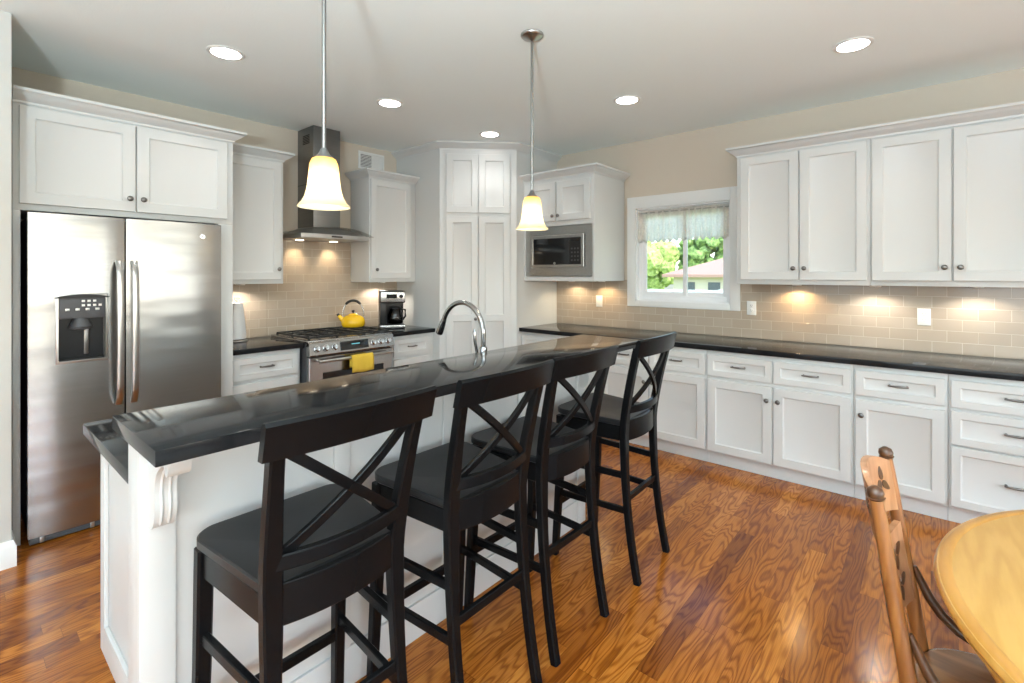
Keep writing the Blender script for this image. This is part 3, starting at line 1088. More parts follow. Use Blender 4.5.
od.rings([rect(-hw + 0.004, hw - 0.004, 0.19, 0.795, -0.655), rect(-hw + 0.004, hw - 0.004, 0.19, 0.795, -0.690), rect(-hw + 0.004, hw - 0.004, 0.19, 0.795, -0.696, 0.006), rect4(-hw + 0.004, hw - 0.004, 0.19, 0.795, -0.696, 0.11, 0.09, 0.12, 0.128), rect4(-hw + 0.004, hw - 0.004, 0.19, 0.795, -0.690, 0.114, 0.094, 0.124, 0.132)])
odo = od.build('oven_door', M['steel'], rg)
MB().box(-hw + 0.119, hw - 0.099, -0.694, -0.6905, 0.315, 0.662).build('oven_window', M['glassblack'], odo)
hd = MB()
hd.tube([(-hw + 0.055, -0.752, 0.765), (hw - 0.035, -0.752, 0.765)], 0.0125, 14)
for x in (-hw + 0.08, hw - 0.06):
    hd.tube([(x, -0.69, 0.765), (x, -0.752, 0.765)], 0.009, 10)
hd.build('handle', M['nickel'], odo, smooth=50)
MB().box(-hw + 0.004, hw - 0.004, -0.690, -0.655, 0.055, 0.182, 0.004).build('storage_drawer', M['steel'], rg)
for gx0 in (-hw + 0.030, -0.118, 0.134):
    g = MB()
    gw = 0.236 if gx0 != -0.118 else 0.236
    y0, y1 = -0.640, -0.085
    zt = 0.945
    for yy in (y0, y1):
        g.tube([(gx0, yy, zt), (gx0 + gw, yy, zt)], 0, flat=(0.017, 0.014))
    for xx in (gx0, gx0 + gw):
        g.tube([(xx, y0, zt), (xx, y1, zt)], 0, flat=(0.017, 0.014))
    g.tube([(gx0 + gw / 2, y0, zt), (gx0 + gw / 2, y1, zt)], 0, flat=(0.014, 0.013))
    for yy in (-0.50, -0.3625, -0.225):
        g.tube([(gx0, yy, zt), (gx0 + gw, yy, zt)], 0, flat=(0.014, 0.013))
    for xx in (gx0, gx0 + gw):
        for yy in (y0, y1, -0.3625):
            g.box(xx - 0.008, xx + 0.008, yy - 0.008, yy + 0.008, 0.927, 0.942, 0.002)
    g.build('grate', M['iron'], rg)
for bx_, by_ in ((-0.238, -0.50), (-0.238, -0.225), (0.0, -0.3625), (0.252, -0.50), (0.252, -0.225)):
    bq = MB().lathe([(0.048, 0.0), (0.048, 0.006), (0.034, 0.008), (0.030, 0.012)], (bx_, by_, 0.9265), 22)
    bo_ = bq.build('burner', M['nickel'], rg)
    MB().lathe([(0.028, 0.0), (0.030, 0.004), (0.026, 0.0075), (0.002, 0.008)], (bx_, by_, 0.9387), 22).build('burner_cap', M['iron'], bo_)
for x in (-hw + 0.06, hw - 0.06):
    MB().lathe([(0.018, 0), (0.018, 0.049)], (x, -0.60, 0.0), 12).build('foot', M['black'], rg)

# towel over the oven handle
tw = MB()
tcx, ty = -2.108, -0.752
prof = []
for z in [0.640, 0.67, 0.70, 0.73, 0.755]:
    prof.append((-0.0175 - 0.004 * math.sin((z - 0.64) * 30), z))
for i in range(7):
    a = PI - PI * i / 6
    prof.append((0.0155 * math.cos(a), 0.765 + 0.0155 * math.sin(a)))
for z in [0.755, 0.73, 0.70, 0.675]:
    prof.append((0.0165, z))
loops = []
nx = 18
for i in range(nx + 1):
    t = i / nx
    x = -0.10 + 0.20 * t
    wv_ = 0.004 * math.sin(t * 9) + 0.003 * math.sin(t * 23)
    loops.append([(tcx + x * (1 + 0.04 * (z - 0.7)), ty + o - (wv_ if o < 0 else 0) * (1 if z < 0.76 else 0.2), z + 0.004 * math.sin(t * 7 + 1) * (1 if z < 0.7 else 0)) for o, z in prof])
tw.rings(loops, False, False, False)
to = tag(tw.build('dish_towel', M['towel'], smooth=180), 'yellow dish towel folded over the oven door handle', 'towel')
sm = to.modifiers.new('thickness', 'SOLIDIFY')
sm.thickness = 0.005
sm.offset = 1

# kettle
kt = thing('kettle', 'yellow enamel kettle with black top handle on the back of the range', 'kettle', (-1.865, -0.215, 0.9515), R(-30))
kt.scale = (1.08, 1.08, 1.0)
kb = MB()
kb.lathe([(0.075, 0.0), (0.090, 0.006), (0.100, 0.030), (0.099, 0.060), (0.086, 0.090), (0.062, 0.108), (0.044, 0.114), (0.040, 0.112)], (0, 0, 0), 36)
kb.build('body', M['yellow'], kt, smooth=60)
MB().lathe([(0.042, 0.112), (0.040, 0.119), (0.024, 0.127), (0.004, 0.129)], (0, 0, 0), 28).build('lid', M['yellow'], kt, smooth=60)
MB().lathe([(0.006, 0.128), (0.006, 0.140), (0.013, 0.146), (0.013, 0.154), (0.004, 0.160)], (0, 0, 0), 18).build('lid_knob', M['black'], kt, smooth=60)
sp_ = MB()
sp_.tube([(-0.080, 0, 0.066), (-0.100, 0, 0.086), (-0.112, 0, 0.102), (-0.120, 0, 0.114)], [0.026, 0.020, 0.015, 0.013], 16, up=(0, 1, 0))
so_ = sp_.build('spout', M['yellow'], kt, smooth=60)
MB().tube([(-0.119, 0, 0.112), (-0.129, 0, 0.127)], [0.0145, 0.011], 14, up=(0, 1, 0)).build('whistle', M['black'], so_)
hh = MB()
hp = [(0.086 * math.cos(a), 0, 0.098 + 0.150 * math.sin(a) ** 0.75) for a in [PI * i / 24 for i in range(25)]]
hh.tube(hp, 0.0055, 10, up=(0, 1, 0))
ho = hh.build('handle', M['chrome'], kt, smooth=60)
MB().tube(hp[6:19], [0.009] + [0.0125] * 11 + [0.009], 12, up=(0, 1, 0)).build('grip', M['black'], ho, smooth=60)

# coffee maker
cm = thing('coffee_maker', 'black and steel drip coffee maker on the counter by the pantry', 'coffee maker', (-1.485, -0.285, 0.9145), R(-30))
cm.scale = (1.12, 1.05, 1.03)
MB().box(-0.105, 0.105, -0.125, 0.115, 0.0, 0.045, 0.012, 3).build('base', M['black'], cm)
MB().box(-0.108, 0.108, -0.129, -0.040, 0.010, 0.040, 0.010, 3).build('base_band', M['steel'], cm)
MB().box(-0.105, 0.105, 0.030, 0.115, 0.0455, 0.345, 0.010, 3).build('water_tank', M['black'], cm)
MB().box(-0.105, -0.052, -0.105, 0.0295, 0.0455, 0.245, 0.008, 3).build('column', M['black'], cm)
hd_ = MB().box(-0.106, 0.106, -0.120, 0.1155, 0.246, 0.362, 0.012, 3).build('head', M['black'], cm)
MB().box(-0.100, 0.100, -0.1245, -0.1165, 0.254, 0.350, 0.003).build('front_panel', M['steel'], hd_)
MB().lathe([(0.017, 0.0), (0.017, -0.010), (0.014, -0.012), (0.002, -0.012)], (0.070, -0.1245, 0.310), 18, 'y').build('dial', M['black'], hd_)
MB().box(-0.055, 0.035, -0.1265, -0.1243, 0.290, 0.330).build('display', M['glassblack'], hd_)
cf = MB().lathe([(0.052, 0.0), (0.064, 0.006), (0.069, 0.040), (0.066, 0.080), (0.050, 0.125), (0.044, 0.142)], (0.030, -0.045, 0.0475), 28)
co = cf.build('carafe', M['carafe'], cm, smooth=60)
MB().lathe([(0.046, 0.140), (0.047, 0.156), (0.030, 0.162), (0.002, 0.162)], (0.030, -0.045, 0.0475), 24).build('carafe_lid', M['black'], co)
MB().tube([(0.070, -0.078, 0.188), (0.105, -0.108, 0.182), (0.108, -0.110, 0.120), (0.088, -0.094, 0.085)], 0, flat=(0.016, 0.014)).build('carafe_handle', M['black'], co)

# paper towel holder
ph = thing('paper_towel_holder', 'white paper towel roll on an upright holder left of the range', 'paper towel', (-2.845, -0.150, 0.9145))
MB().lathe([(0.072, 0.0), (0.074, 0.004), (0.070, 0.010), (0.012, 0.013)], (0, 0, 0), 32).build('base', M['nickel'], ph)
MB().tube([(0, 0, 0.0), (0, 0, 0.325)], 0.005, 10, up=(1, 0, 0)).build('rod', M['nickel'], ph)
ring = MB()
ring.tube([(0.020 * math.cos(a), 0, 0.338 + 0.013 * math.sin(a)) for a in [2 * PI * i / 20 for i in range(21)]], 0.0035, 8, up=(0, 1, 0))
ring.build('finial', M['nickel'], ph)
rl = MB()
loops = []
for k in range(15):
    z = 0.018 + 0.285 * k / 14
    fl = 1.0 - 0.42 * (k / 14) ** 1.4
    loops.append([(fl * (0.058 + 0.006 * math.sin(3 * a + 1.5)) * math.cos(a), fl * (0.058 + 0.006 * math.sin(3 * a + 1.5)) * math.sin(a), z) for a in [2 * PI * i / 36 for i in range(36)]])
rl.rings(loops)
rl.build('paper_roll', M['paper'], ph, smooth=40)

# ================================================================== RANGE HOOD
hcx = -2.165
hd = thing('range_hood', 'stainless chimney range hood with curved glass canopy over the range', 'range hood', (hcx, 0, 0))
cw = 0.125
hd_c = MB()
hd_c.box(-cw, cw, -0.290, -0.001, 1.862, CEIL - 0.001, 0.002)
chim = hd_c.build('chimney', M['hoodsteel'], hd)
MB().box(-cw - 0.001, cw + 0.001, -0.291, -0.0015, 2.24, 2.246, 0.0005).build('seam', M['darkgray'], chim)
vs = MB()
for i in range(6):
    vs.box(-cw - 0.002, -cw - 0.0002, -0.22, -0.10, 2.60 + i * 0.014, 2.607 + i * 0.014)
vs.build('vent_slots', M['blackmatte'], chim)
bdy = MB()
bdy.box(-0.315, 0.315, -0.460, -0.0125, 1.752, 1.790, 0.004)
bdy.rings([rect4(-0.315, 0.315, -0.46, -0.0125, 0, 0, 0, 0, 0) and [(-0.30, -0.44, 1.790), (0.30, -0.44, 1.790), (0.30, -0.0125, 1.790), (-0.30, -0.0125, 1.790)],
           [(-0.13, -0.300, 1.861), (0.13, -0.300, 1.861), (0.13, -0.0125, 1.861), (-0.13, -0.0125, 1.861)]])
hb = bdy.build('body', M['hoodbody'], hd)
gl = MB()
nx = 28
lt, lb = [], []
top_, bot_ = [], []
for i in range(nx + 1):
    t = i / nx * 2 - 1
    x = t * 0.392
    z = 1.845 - 0.058 * abs(t) ** 2.0
    yfrt = -0.500 + 0.085 * t * t
    top_.append([(x, yfrt, z), (x, -0.020, z), (x, -0.020, z + 0.007), (x, yfrt, z + 0.007)])
gl.rings(top_)
gl.build('glass_canopy', M['hoodglass'], hd, smooth=40)
for x in (-0.16, 0.16):
    MB().lathe([(0.032, 0.002), (0.032, -0.003), (0.026, -0.004), (0.002, -0.004)], (x, -0.11, 1.752), 20).build('hood_lamp', M['puck'], hb)
MB().box(-0.05, 0.05, -0.4625, -0.460, 1.764, 1.778, 0.0005).build('button_strip', M['black'], hb)


def spot(name, loc, power, col, size=R(110), blend=0.6, rad=0.02, rot=(0, 0, 0), parent=None):
    d = bpy.data.lights.new(name, 'SPOT')
    d.energy = power
    d.color = col
    d.spot_size = size
    d.spot_blend = blend
    d.shadow_soft_size = rad
    o = bpy.data.objects.new(name, d)
    COL.objects.link(o)
    o.location = loc
    o.rotation_euler = rot
    if parent:
        o.parent = parent
    return o


WARM = (1.0, 0.78, 0.50)
NEUT = (1.0, 0.92, 0.80)
for x in (-0.16, 0.16):
    spot('lamp_light', (x, -0.11, 1.740), 5, WARM, R(85), 0.9, 0.02, (R(22), 0, 0), hd)

# under-cabinet puck lights
def under_light(loc, label, power, col):
    t = thing('under_cabinet_light', label, 'light', loc, 0, 'lights under the wall cabinets')
    MB().lathe([(0.033, -0.0005), (0.034, -0.010), (0.028, -0.013), (0.024, -0.012)], (0, 0, 0), 22).build('housing', M['plate'], t)
    MB().lathe([(0.024, -0.0125), (0.002, -0.0135)], (0, 0, 0), 20).build('lens', M['puck'], t)
    spot('lamp_light', (0, 0, -0.018), power, col, R(150), 0.5, 0.02, (0, 0, 0), t)


under_light((-0.10, -3.60, 1.372), 'small warm puck light under the cabinet next to the window', 7, (1.0, 0.66, 0.32))
under_light((-0.17, -4.10, 1.372), 'small puck light under the cabinet above the right wall outlet', 8, NEUT)
under_light((-0.17, -4.62, 1.372), 'small puck light farthest right under the wall cabinets', 7, NEUT)
under_light((-0.13, -1.52, 1.384), 'small warm puck light under the left of the microwave cabinet', 5, WARM)
under_light((-0.13, -1.88, 1.384), 'small warm puck light under the right of the microwave cabinet', 5, (1.0, 0.68, 0.34))
under_light((-2.82, -0.14, 1.372), 'small warm puck light above the paper towels', 9, NEUT)
under_light((-1.50, -0.14, 1.372), 'small warm puck light above the coffee maker', 9, NEUT)

# wall vent
vt_ = thing('wall_vent', 'white air vent grille high on the wall between hood and pantry', 'vent', (-1.532, 0, 2.600))
vf = MB()
vf.rings([rect(-0.15, 0.15, -0.088, 0.088, -0.001), rect(-0.15, 0.15, -0.088, 0.088, -0.008), rect(-0.15, 0.15, -0.088, 0.088, -0.010, 0.004), rect(-0.15, 0.15, -0.088, 0.088, -0.010, 0.022), rect(-0.15, 0.15, -0.088, 0.088, -0.0025, 0.024)])
vf.build('frame', M['ventwhite'], vt_)
MB().box(-0.126, 0.0, -0.004, -0.0026, -0.064, 0.064).build('duct', M['ventdark'], vt_)
for i in range(9):
    MB().box(-0.126, 0.126, -0.0085, -0.0045, -0.060 + i * 0.0145, -0.0525 + i * 0.0145).build('louver', M['darkgray'] if False else M['ventwhite'], vt_)


# ================================================================== OUTLETS
def outlet(y, z, label):
    t = thing('wall_outlet', label, 'outlet', (-0.0125, y, z), -PI / 2, 'outlets on the tiled window wall')
    mb = MB()
    mb.rings([rect(-0.036, 0.036, -0.058, 0.058, -0.0002), rect(-0.036, 0.036, -0.058, 0.058, -0.004), rect(-0.036, 0.036, -0.058, 0.058, -0.006, 0.003)])
    mb.build('cover_plate', M['plate'], t)
    for dz in (-0.020, 0.020):
        rc = MB()
        rc.lathe([(0.0165, -0.0062), (0.0165, -0.0082), (0.015, -0.009), (0.001, -0.009)], (0, 0, dz), 20, 'y')
        ro = rc.build('receptacle', M['plate'], t)
        sl = MB()
        sl.box(-0.0075, -0.0045, -0.0094, -0.0088, dz - 0.002, dz + 0.008)
        sl.box(0.0045, 0.0075, -0.0094, -0.0088, dz - 0.002, dz + 0.008)
        sl.box(-0.002, 0.002, -0.0094, -0.0088, dz - 0.010, dz - 0.006)
        sl.build('slots', M['slot'], ro)


def switch(y, z, label):
    t = thing('wall_switch', label, 'switch', (-0.0125, y, z), -PI / 2)
    mb = MB()
    mb.rings([rect(-0.036, 0.036, -0.058, 0.058, -0.0002), rect(-0.036, 0.036, -0.058, 0.058, -0.004), rect(-0.036, 0.036, -0.058, 0.058, -0.006, 0.003)])
    mb.build('cover_plate', M['plate'], t)
    MB().box(-0.016, 0.016, -0.010, -0.0062, -0.033, 0.033, 0.002).build('rocker', M['plate'], t)


switch(-1.781, 1.172, 'white switch plate on the tile under the microwave cabinet')
outlet(-3.248, 1.166, 'white wall outlet just right of the window casing')
outlet(-4.361, 1.155, 'white wall outlet on the brightly lit tile at right')

# ================================================================== ISLAND
BX0, BX1, BY0, BY1 = -4.075, -1.745, -3.112, -2.700
isl = thing('kitchen_island', 'white panelled kitchen island with raised bar wall and corbels', 'kitchen island', (-3.0, -2.45, 0))
OX, OY = 3.0, 2.45     # world -> local offset


def T(x0, x1, y0, y1, z0, z1, bev=0.0):
    return MB().box(x0 + OX, x1 + OX, y0 + OY, y1 + OY, z0, z1, bev)


IX0, IX1 = -3.988, -1.93
T(IX0, IX1, -2.722, -2.10, 0.10, 0.8755, 0.0015).build('body', M['white'], isl)
T(IX0 + 0.05, IX1 - 0.05, -2.722, -2.16, 0.0, 0.10).build('toe_kick', M['white'], isl)
# bar wall
T(-4.045, IX1, -2.822, -2.7225, 0.0, 1.0295, 0.002).build('bar_wall', M['white'], isl)
# end panel frame on the left side
ep = MB()
x = IX0 + OX
ya, yb = -2.7225 + OY, -2.10 + OY
for (y0, y1, z0, z1) in ((yb - 0.06, yb, 0.10, 0.875), (ya, ya + 0.03, 0.10, 0.875), (ya + 0.03, yb - 0.06, 0.10, 0.20), (ya + 0.03, yb - 0.06, 0.80, 0.875)):
    ep.box(x - 0.014, x - 0.0002, y0, y1, z0, z1, 0.003)
ep.build('end_frame', M['white'], isl)
# bar wall front: base rail, top rail, battens, end pilasters
yy0, yy1 = -2.834 + OY, -2.8222 + OY
for xa, xb in ((-4.046, -3.965), (-2.010, IX1 + 0.001)):
    MB().box(xa + OX, xb + OX, yy0 - 0.004, yy1, 0.0, 1.0295, 0.003).build('pilaster', M['white'], isl)
rl_ = MB()
rl_.box(-3.965 + OX, -2.010 + OX, yy0, yy1, 0.0, 0.14, 0.003)
rl_.box(-3.965 + OX, -2.010 + OX, yy0, yy1, 0.94, 1.0295, 0.003)
for xb in (-3.475, -2.985, -2.50):
    rl_.box(xb - 0.03 + OX, xb + 0.03 + OX, yy0, yy1, 0.14, 0.94, 0.003)
rl_.build('front_frame', M['white'], isl)


def corbel(xc):
    # side profile (out, z) of an S-scroll bracket
    pr = [(0, 0), (0, 0.235), (0.185, 0.235), (0.185, 0.205)]
    for i in range(9):
        a = i / 8 * PI
        pr.append((0.178 - 0.013 * (1 - math.cos(a)) * 1.2, 0.185 - 0.025 * math.sin(a) + (0.02 - 0.0025 * i)))
    for i in range(11):
        t = i / 10
        pr.append((0.135 - 0.075 * t - 0.02 * math.sin(PI * t), 0.190 - 0.09 * t ** 1.3))
    for i in range(1, 9):
        t = i / 8
        pr.append((0.060 + 0.010 * math.sin(PI * t) - 0.012 * t, 0.100 - 0.085 * t))
    pr += [(0.030, 0.002)]
    mb = MB()
    y0 = -2.8385 + OY
    hwc = 0.024
    z0 = 0.7940
    mb.prism(pr, lambda u, v: (xc - hwc + OX, y0 - u, z0 + v), lambda u, v: (xc + hwc + OX, y0 - u, z0 + v))
    o = mb.build('corbel', M['white'], isl, smooth=30)
    g = MB()
    for dx in (-0.009, 0.009):
        pts = [(xc + dx + OX, y0 - u - 0.0005, z0 + v) for u, v in pr[13:-1]]
        g.tube(pts, 0.004, 6, up=(1, 0, 0))
    g.build('beading', M['white'], o)


corbel(-4.003)
corbel(-1.972)
tag(slab(BX0, BX1, BY0, BY1, 1.030, 1.067).build('bar_countertop', M['granite']), 'raised black granite bar top along the island in front of the stools', 'countertop')
tag(slab(-4.045, -1.88, -2.722, -2.068, 0.876, 0.914).build('island_countertop', M['granite']), 'lower black granite island counter behind the raised bar', 'countertop')

# faucet
fc = thing('faucet', 'chrome gooseneck kitchen faucet standing behind the raised bar', 'faucet', (-2.555, -2.612, 0.9145))
MB().lathe([(0.030, 0.0), (0.030, 0.008), (0.024, 0.014), (0.0205, 0.022), (0.0205, 0.150), (0.018, 0.158)], (0, 0, 0), 24).build('body', M['faucet'], fc, smooth=50)
pts = [(0, 0, 0.150), (0, 0, 0.20)]
rad = 0.160
for i in range(17):
    a = i / 16 * R(158)
    pts.append((0, rad * (1 - math.cos(a)), 0.222 + rad * math.sin(a)))
e = Vector(pts[-1])
dr_ = (e - Vector(pts[-2])).normalized()
MB().tube(pts, 0.0135, 14, up=(1, 0, 0)).build('spout', M['faucet'], fc, smooth=60)
MB().tube([e, e + dr_ * 0.03, e + dr_ * 0.085, e + dr_ * 0.092], [0.0145, 0.018, 0.021, 0.0195], 16, up=(1, 0, 0)).build('spray_head', M['faucet'], fc, smooth=50)
lv = MB()
lv.tube([(-0.018, 0.0, 0.090), (-0.036, 0.0, 0.090)], 0.013, 14, up=(0, 1, 0))
lv.tube([(-0.032, 0, 0.088), (-0.040, 0.006, 0.130), (-0.050, 0.010, 0.185), (-0.052, 0.012, 0.232), (-0.050, 0.012, 0.252)], [0.008, 0.0075, 0.008, 0.010, 0.006], 12, up=(0, 1, 0))
lv.build('lever', M['faucet'], fc, smooth=60)

# ================================================================== BAR STOOLS
STOOL_LABELS = ['black X-back bar stool nearest the camera at the left end of the bar',
                'black X-back bar stool second from the left end, in front of the faucet',
                'black X-back bar stool third along the bar, its rail overlapping the bar end',
                'black X-back bar stool farthest right, standing at the end of the bar']


def seat_outline(n=8, inset=0.0, wf=0.215, wr=0.178):
    # front (y+) wider, rounded
    y0, y1 = -0.165 + inset, 0.222 - inset
    wf -= inset
    wr -= inset
    pts = []
    r1, r2 = 0.055, 0.02

    def arc(cx, cy, r_, a0, a1):
        for i in range(n + 1):
            a = a0 + (a1 - a0) * i / n
            pts.append((cx + r_ * math.cos(a), cy + r_ * math.sin(a)))
    arc(wf - r1, y1 - r1, r1, 0, PI / 2)
    arc(-wf + r1, y1 - r1, r1, PI / 2, PI)
    arc(-wr + r2, y0 + r2, r2, PI, 1.5 * PI)
    arc(wr - r2, y0 + r2, r2, 1.5 * PI, 2 * PI)
    return pts


def post_path(s, f=1.0):
    P = []
    n = 24
    for i in range(n + 1):
        z = 1.105 * i / n
        # foot at y=-.225, forward at the seat, swept back above
        if z < 0.70:
            t = z / 0.70
            y = -0.153 - 0.072 * (1 - t) ** 2.1
            xx = 0.173 - 0.008 * t
        else:
            t = (z - 0.70) / 0.405
            y = -0.153 - 0.078 * t ** 1.35
            xx = 0.165 + 0.022 * t
        P.append((s * xx, y, z))
    return P


def post_y(z):
    if z < 0.70:
        return -0.153 - 0.072 * (1 - z / 0.70) ** 2.1
    return -0.153 - 0.078 * ((z - 0.70) / 0.405) ** 1.35


def make_stool():
    t = thing('bar_stool', STOOL_LABELS[0], 'stool', (0, 0, 0), 0, 'bar stools along the island')
    # seat, dished
    mb = MB()
    lo = seat_outline(inset=0.005)
    mid = seat_outline(inset=0.0)
    hi = seat_outline(inset=0.004)
    hi2 = seat_outline(inset=0.020)
    hi3 = seat_outline(inset=0.08)
    hi4 = seat_outline(inset=0.13)

    def zz(pts, z, dish):
        return [(x, y, z - dish + 0.012 * (y / 0.2 if y > 0 else 0) * (0 if dish else 1)) for x, y in pts]
    mb.rings([zz(lo, 0.722, 0), zz(mid, 0.727, 0), zz(mid, 0.746, 0), zz(hi, 0.7505, 0), zz(hi2, 0.7505, 0), zz(hi3, 0.746, 0), zz(hi4, 0.743, 0)])
    mb.build('seat', M['blackseat'], t, smooth=32)
    # apron: front, sides, bowed rear
    ap = MB()
    ap.box(-0.185, 0.185, 0.182, 0.204, 0.648, 0.7215, 0.003)
    for s in (-1, 1):
        ap.tube([(s * 0.166, -0.145, 0.688), (s * 0.192, 0.190, 0.688)], 0, flat=(0.022, 0.072))
    pts = [(-0.165 + 0.33 * i / 12, -0.150 - 0.030 * (1 - (i / 6 - 1) ** 2), 0.700) for i in range(13)]
    ap.tube(pts, 0, flat=(0.020, 0.098))
    ap.build('apron', M['blackpaint'], t)
    for s in (-1, 1):
        MB().tube([(s * 0.192, 0.192, 0.722), (s * 0.196, 0.197, 0.40), (s * 0.203, 0.220, 0.0)], 0, up=(0, 1, 0), flat=[(0.040, 0.040), (0.038, 0.038), (0.032, 0.032)]).build('leg', M['blackpaint'], t)
        P = post_path(s)
        fl = []
        for p in P:
            z = p[2]
            k = 0.032 + 0.014 * math.exp(-((z - 0.72) / 0.22) ** 2)
            fl.append((0.033, k))
        MB().tube(P, 0, up=(1, 0, 0), flat=fl).build('back_post', M['blackpaint'], t, smooth=40)
    # top rail: curved plank
    tr_ = MB()
    loops = []
    n = 16
    for i in range(n + 1):
        u = i / n * 2 - 1
        x = u * 0.222
        yb_ = -0.234 - 0.034 * (1 - u * u)
        ztop = 1.147 + 0.006 * (1 - u * u)
        zbot = 1.062 + 0.006 * (1 - u * u)
        yo_ = lambda z: -0.018 * (z - 1.04) / 0.1
        th = 0.011
        loops.append([(x, yb_ + th, zbot), (x, yb_ - th, zbot), (x, yb_ - th + yo_(ztop), ztop - 0.008), (x, yb_ - th * 0.4 + yo_(ztop), ztop), (x, yb_ + th * 0.4 + yo_(ztop), ztop), (x, yb_ + th + yo_(ztop), ztop - 0.008)])
    tr_.rings(loops)
    tr_.build('top_rail', M['blackpaint'], t, smooth=40)
    lr = MB()
    pts = [(-0.166 + 0.332 * i / 12, post_y(0.80) - 0.004 - 0.034 * (1 - (i / 6 - 1) ** 2), 0.805) for i in range(13)]
    lr.tube(pts, 0, flat=(0.022, 0.036))
    lr.build('lower_rail', M['blackpaint'], t)
    for s in (-1, 1):
        xb_ = MB()
        n = 10
        pts = []
        for i in range(n + 1):
            u = i / n
            z = 0.815 + 0.258 * u
            x = s * (-0.148 + 0.318 * u)
            yb_ = post_y(z) - 0.030 * (1 - ((u * 2 - 1)) ** 2) + (0.004 if s > 0 else -0.004)
            pts.append((x, yb_, z))
        xb_.tube(pts, 0, up=(0, 1, 0), flat=(0.024, 0.015))
        xb_.build('cross_bar', M['blackpaint'], t)
    for s in (-1, 1):
        for z in (0.49, 0.325):
            MB().tube([(s * 0.170, post_y(z), z), (s * 0.197, 0.200, z)], 0, flat=(0.018, 0.030)).build('side_stretcher', M['blackpaint'], t)
    MB().tube([(-0.170, post_y(0.38), 0.38), (0.170, post_y(0.38), 0.38)], 0, flat=(0.018, 0.030)).build('rear_stretcher', M['blackpaint'], t)
    MB().tube([(-0.198, 0.204, 0.27), (0.198, 0.204, 0.27)], 0, flat=(0.022, 0.032)).build('footrest', M['blackpaint'], t)
    for sx_, yy in ((-0.203, 0.220), (0.203, 0.220)):
        pass
    return t


st = make_stool()
for i, (x, y, rz) in enumerate(((-3.730, -3.108, 0.0), (-3.195, -3.112, 0.0), (-2.725, -3.108, -0.02), (-2.112, -3.118, 0.03))):
    o = st if i == 0 else copy_tree(st)
    o.location = (x, y, 0)
    o.rotation_euler = (0, 0, rz)
    o['label'] = STOOL_LABELS[i]

# ================================================================== OAK TABLE AND CHAIR
TX, TY, TR = -2.81, -5.167, 0.762
tb = thing('dining_table', 'round honey oak dining table at the lower right corner', 'table', (TX, TY, 0))
MB().lathe([(TR - 0.006, 0.7485), (TR - 0.030, 0.7500), (0.01, 0.7500), (0.01, 0.735), (TR - 0.03, 0.7350)], (0, 0, 0), 96).build('tabletop', M['oaktop'], tb, smooth=25)
tb_e = MB()
tb_e.lathe([(TR - 0.034, 0.7505), (TR - 0.030, 0.7525), (TR - 0.014, 0.7520), (TR - 0.003, 0.7450), (TR, 0.7370), (TR - 0.003, 0.7300), (TR - 0.012, 0.7260), (TR - 0.008, 0.7190), (TR - 0.014, 0.7120), (TR - 0.034, 0.7115), (TR - 0.034, 0.7345)], (0, 0, 0), 96, cap=False)
tb_e.build('table_edge', M['oakedge'], tb, smooth=40)
MB().lathe([(TR - 0.060, 0.640), (TR - 0.060, 0.7345), (TR - 0.085, 0.7345), (TR - 0.085, 0.640)], (0, 0, 0), 72, cap=False).build('apron', M['oakedge'], tb, smooth=40)
MB().lathe([(0.06, 0.06), (0.10, 0.10), (0.13, 0.18), (0.10, 0.30), (0.07, 0.40), (0.11, 0.52), (0.14, 0.60), (0.16, 0.7345)], (0, 0, 0), 40).build('pedestal', M['oakpost'], tb, smooth=50)
for k in range(4):
    a = PI / 4 + k * PI / 2
    pts = [(math.cos(a) * r_, math.sin(a) * r_, z) for r_, z in ((0.06, 0.20), (0.20, 0.17), (0.36, 0.09), (0.46, 0.035))]
    MB().tube(pts, 0, flat=[(0.06, 0.09), (0.055, 0.08), (0.05, 0.06), (0.05, 0.05)]).build('leg', M['oakpost'], tb, smooth=50)

# chair: local +x to its own left/right, seat towards -y
chr_ = thing('wooden_chair', 'oak dining chair with leaf cutouts in its back pulled up to the round table', 'chair', (-2.862, -4.60, 0), 0.0)


def L2(p):
    return (p[0] + 2.862, p[1] + 4.60, p[2])


for xp in (-3.024, -2.700):
    zs = [0.0, 0.20, 0.42, 0.50, 0.60, 0.75, 0.90, 0.945]
    sgn = -1 if xp < -2.86 else 1
    pts = []
    for z in zs:
        if z > 0.42:
            y = -4.381 + (z - 0.45) * 0.150
        else:
            y = -4.386 + (0.42 - z) * 0.10
        pts.append(L2((xp + sgn * max(0, 0.42 - z) * 0.05, y, z)))
    po = MB().tube(pts, [0.012, 0.015, 0.017, 0.017, 0.0165, 0.0155, 0.0145, 0.013], 16, up=(1, 0, 0)).build('back_post', M['oakpost'], chr_, smooth=60)
    top = Vector(pts[-1])
    dv = (Vector(pts[-1]) - Vector(pts[-2])).normalized()
    MB().tube([top, top + dv * 0.004, top + dv * 0.006, top + dv * 0.014, top + dv * 0.024, top + dv * 0.030], [0.015, 0.018, 0.0155, 0.0175, 0.0145, 0.005], 16, up=(1, 0, 0)).build('finial', M['oakdark'], po, smooth=60)


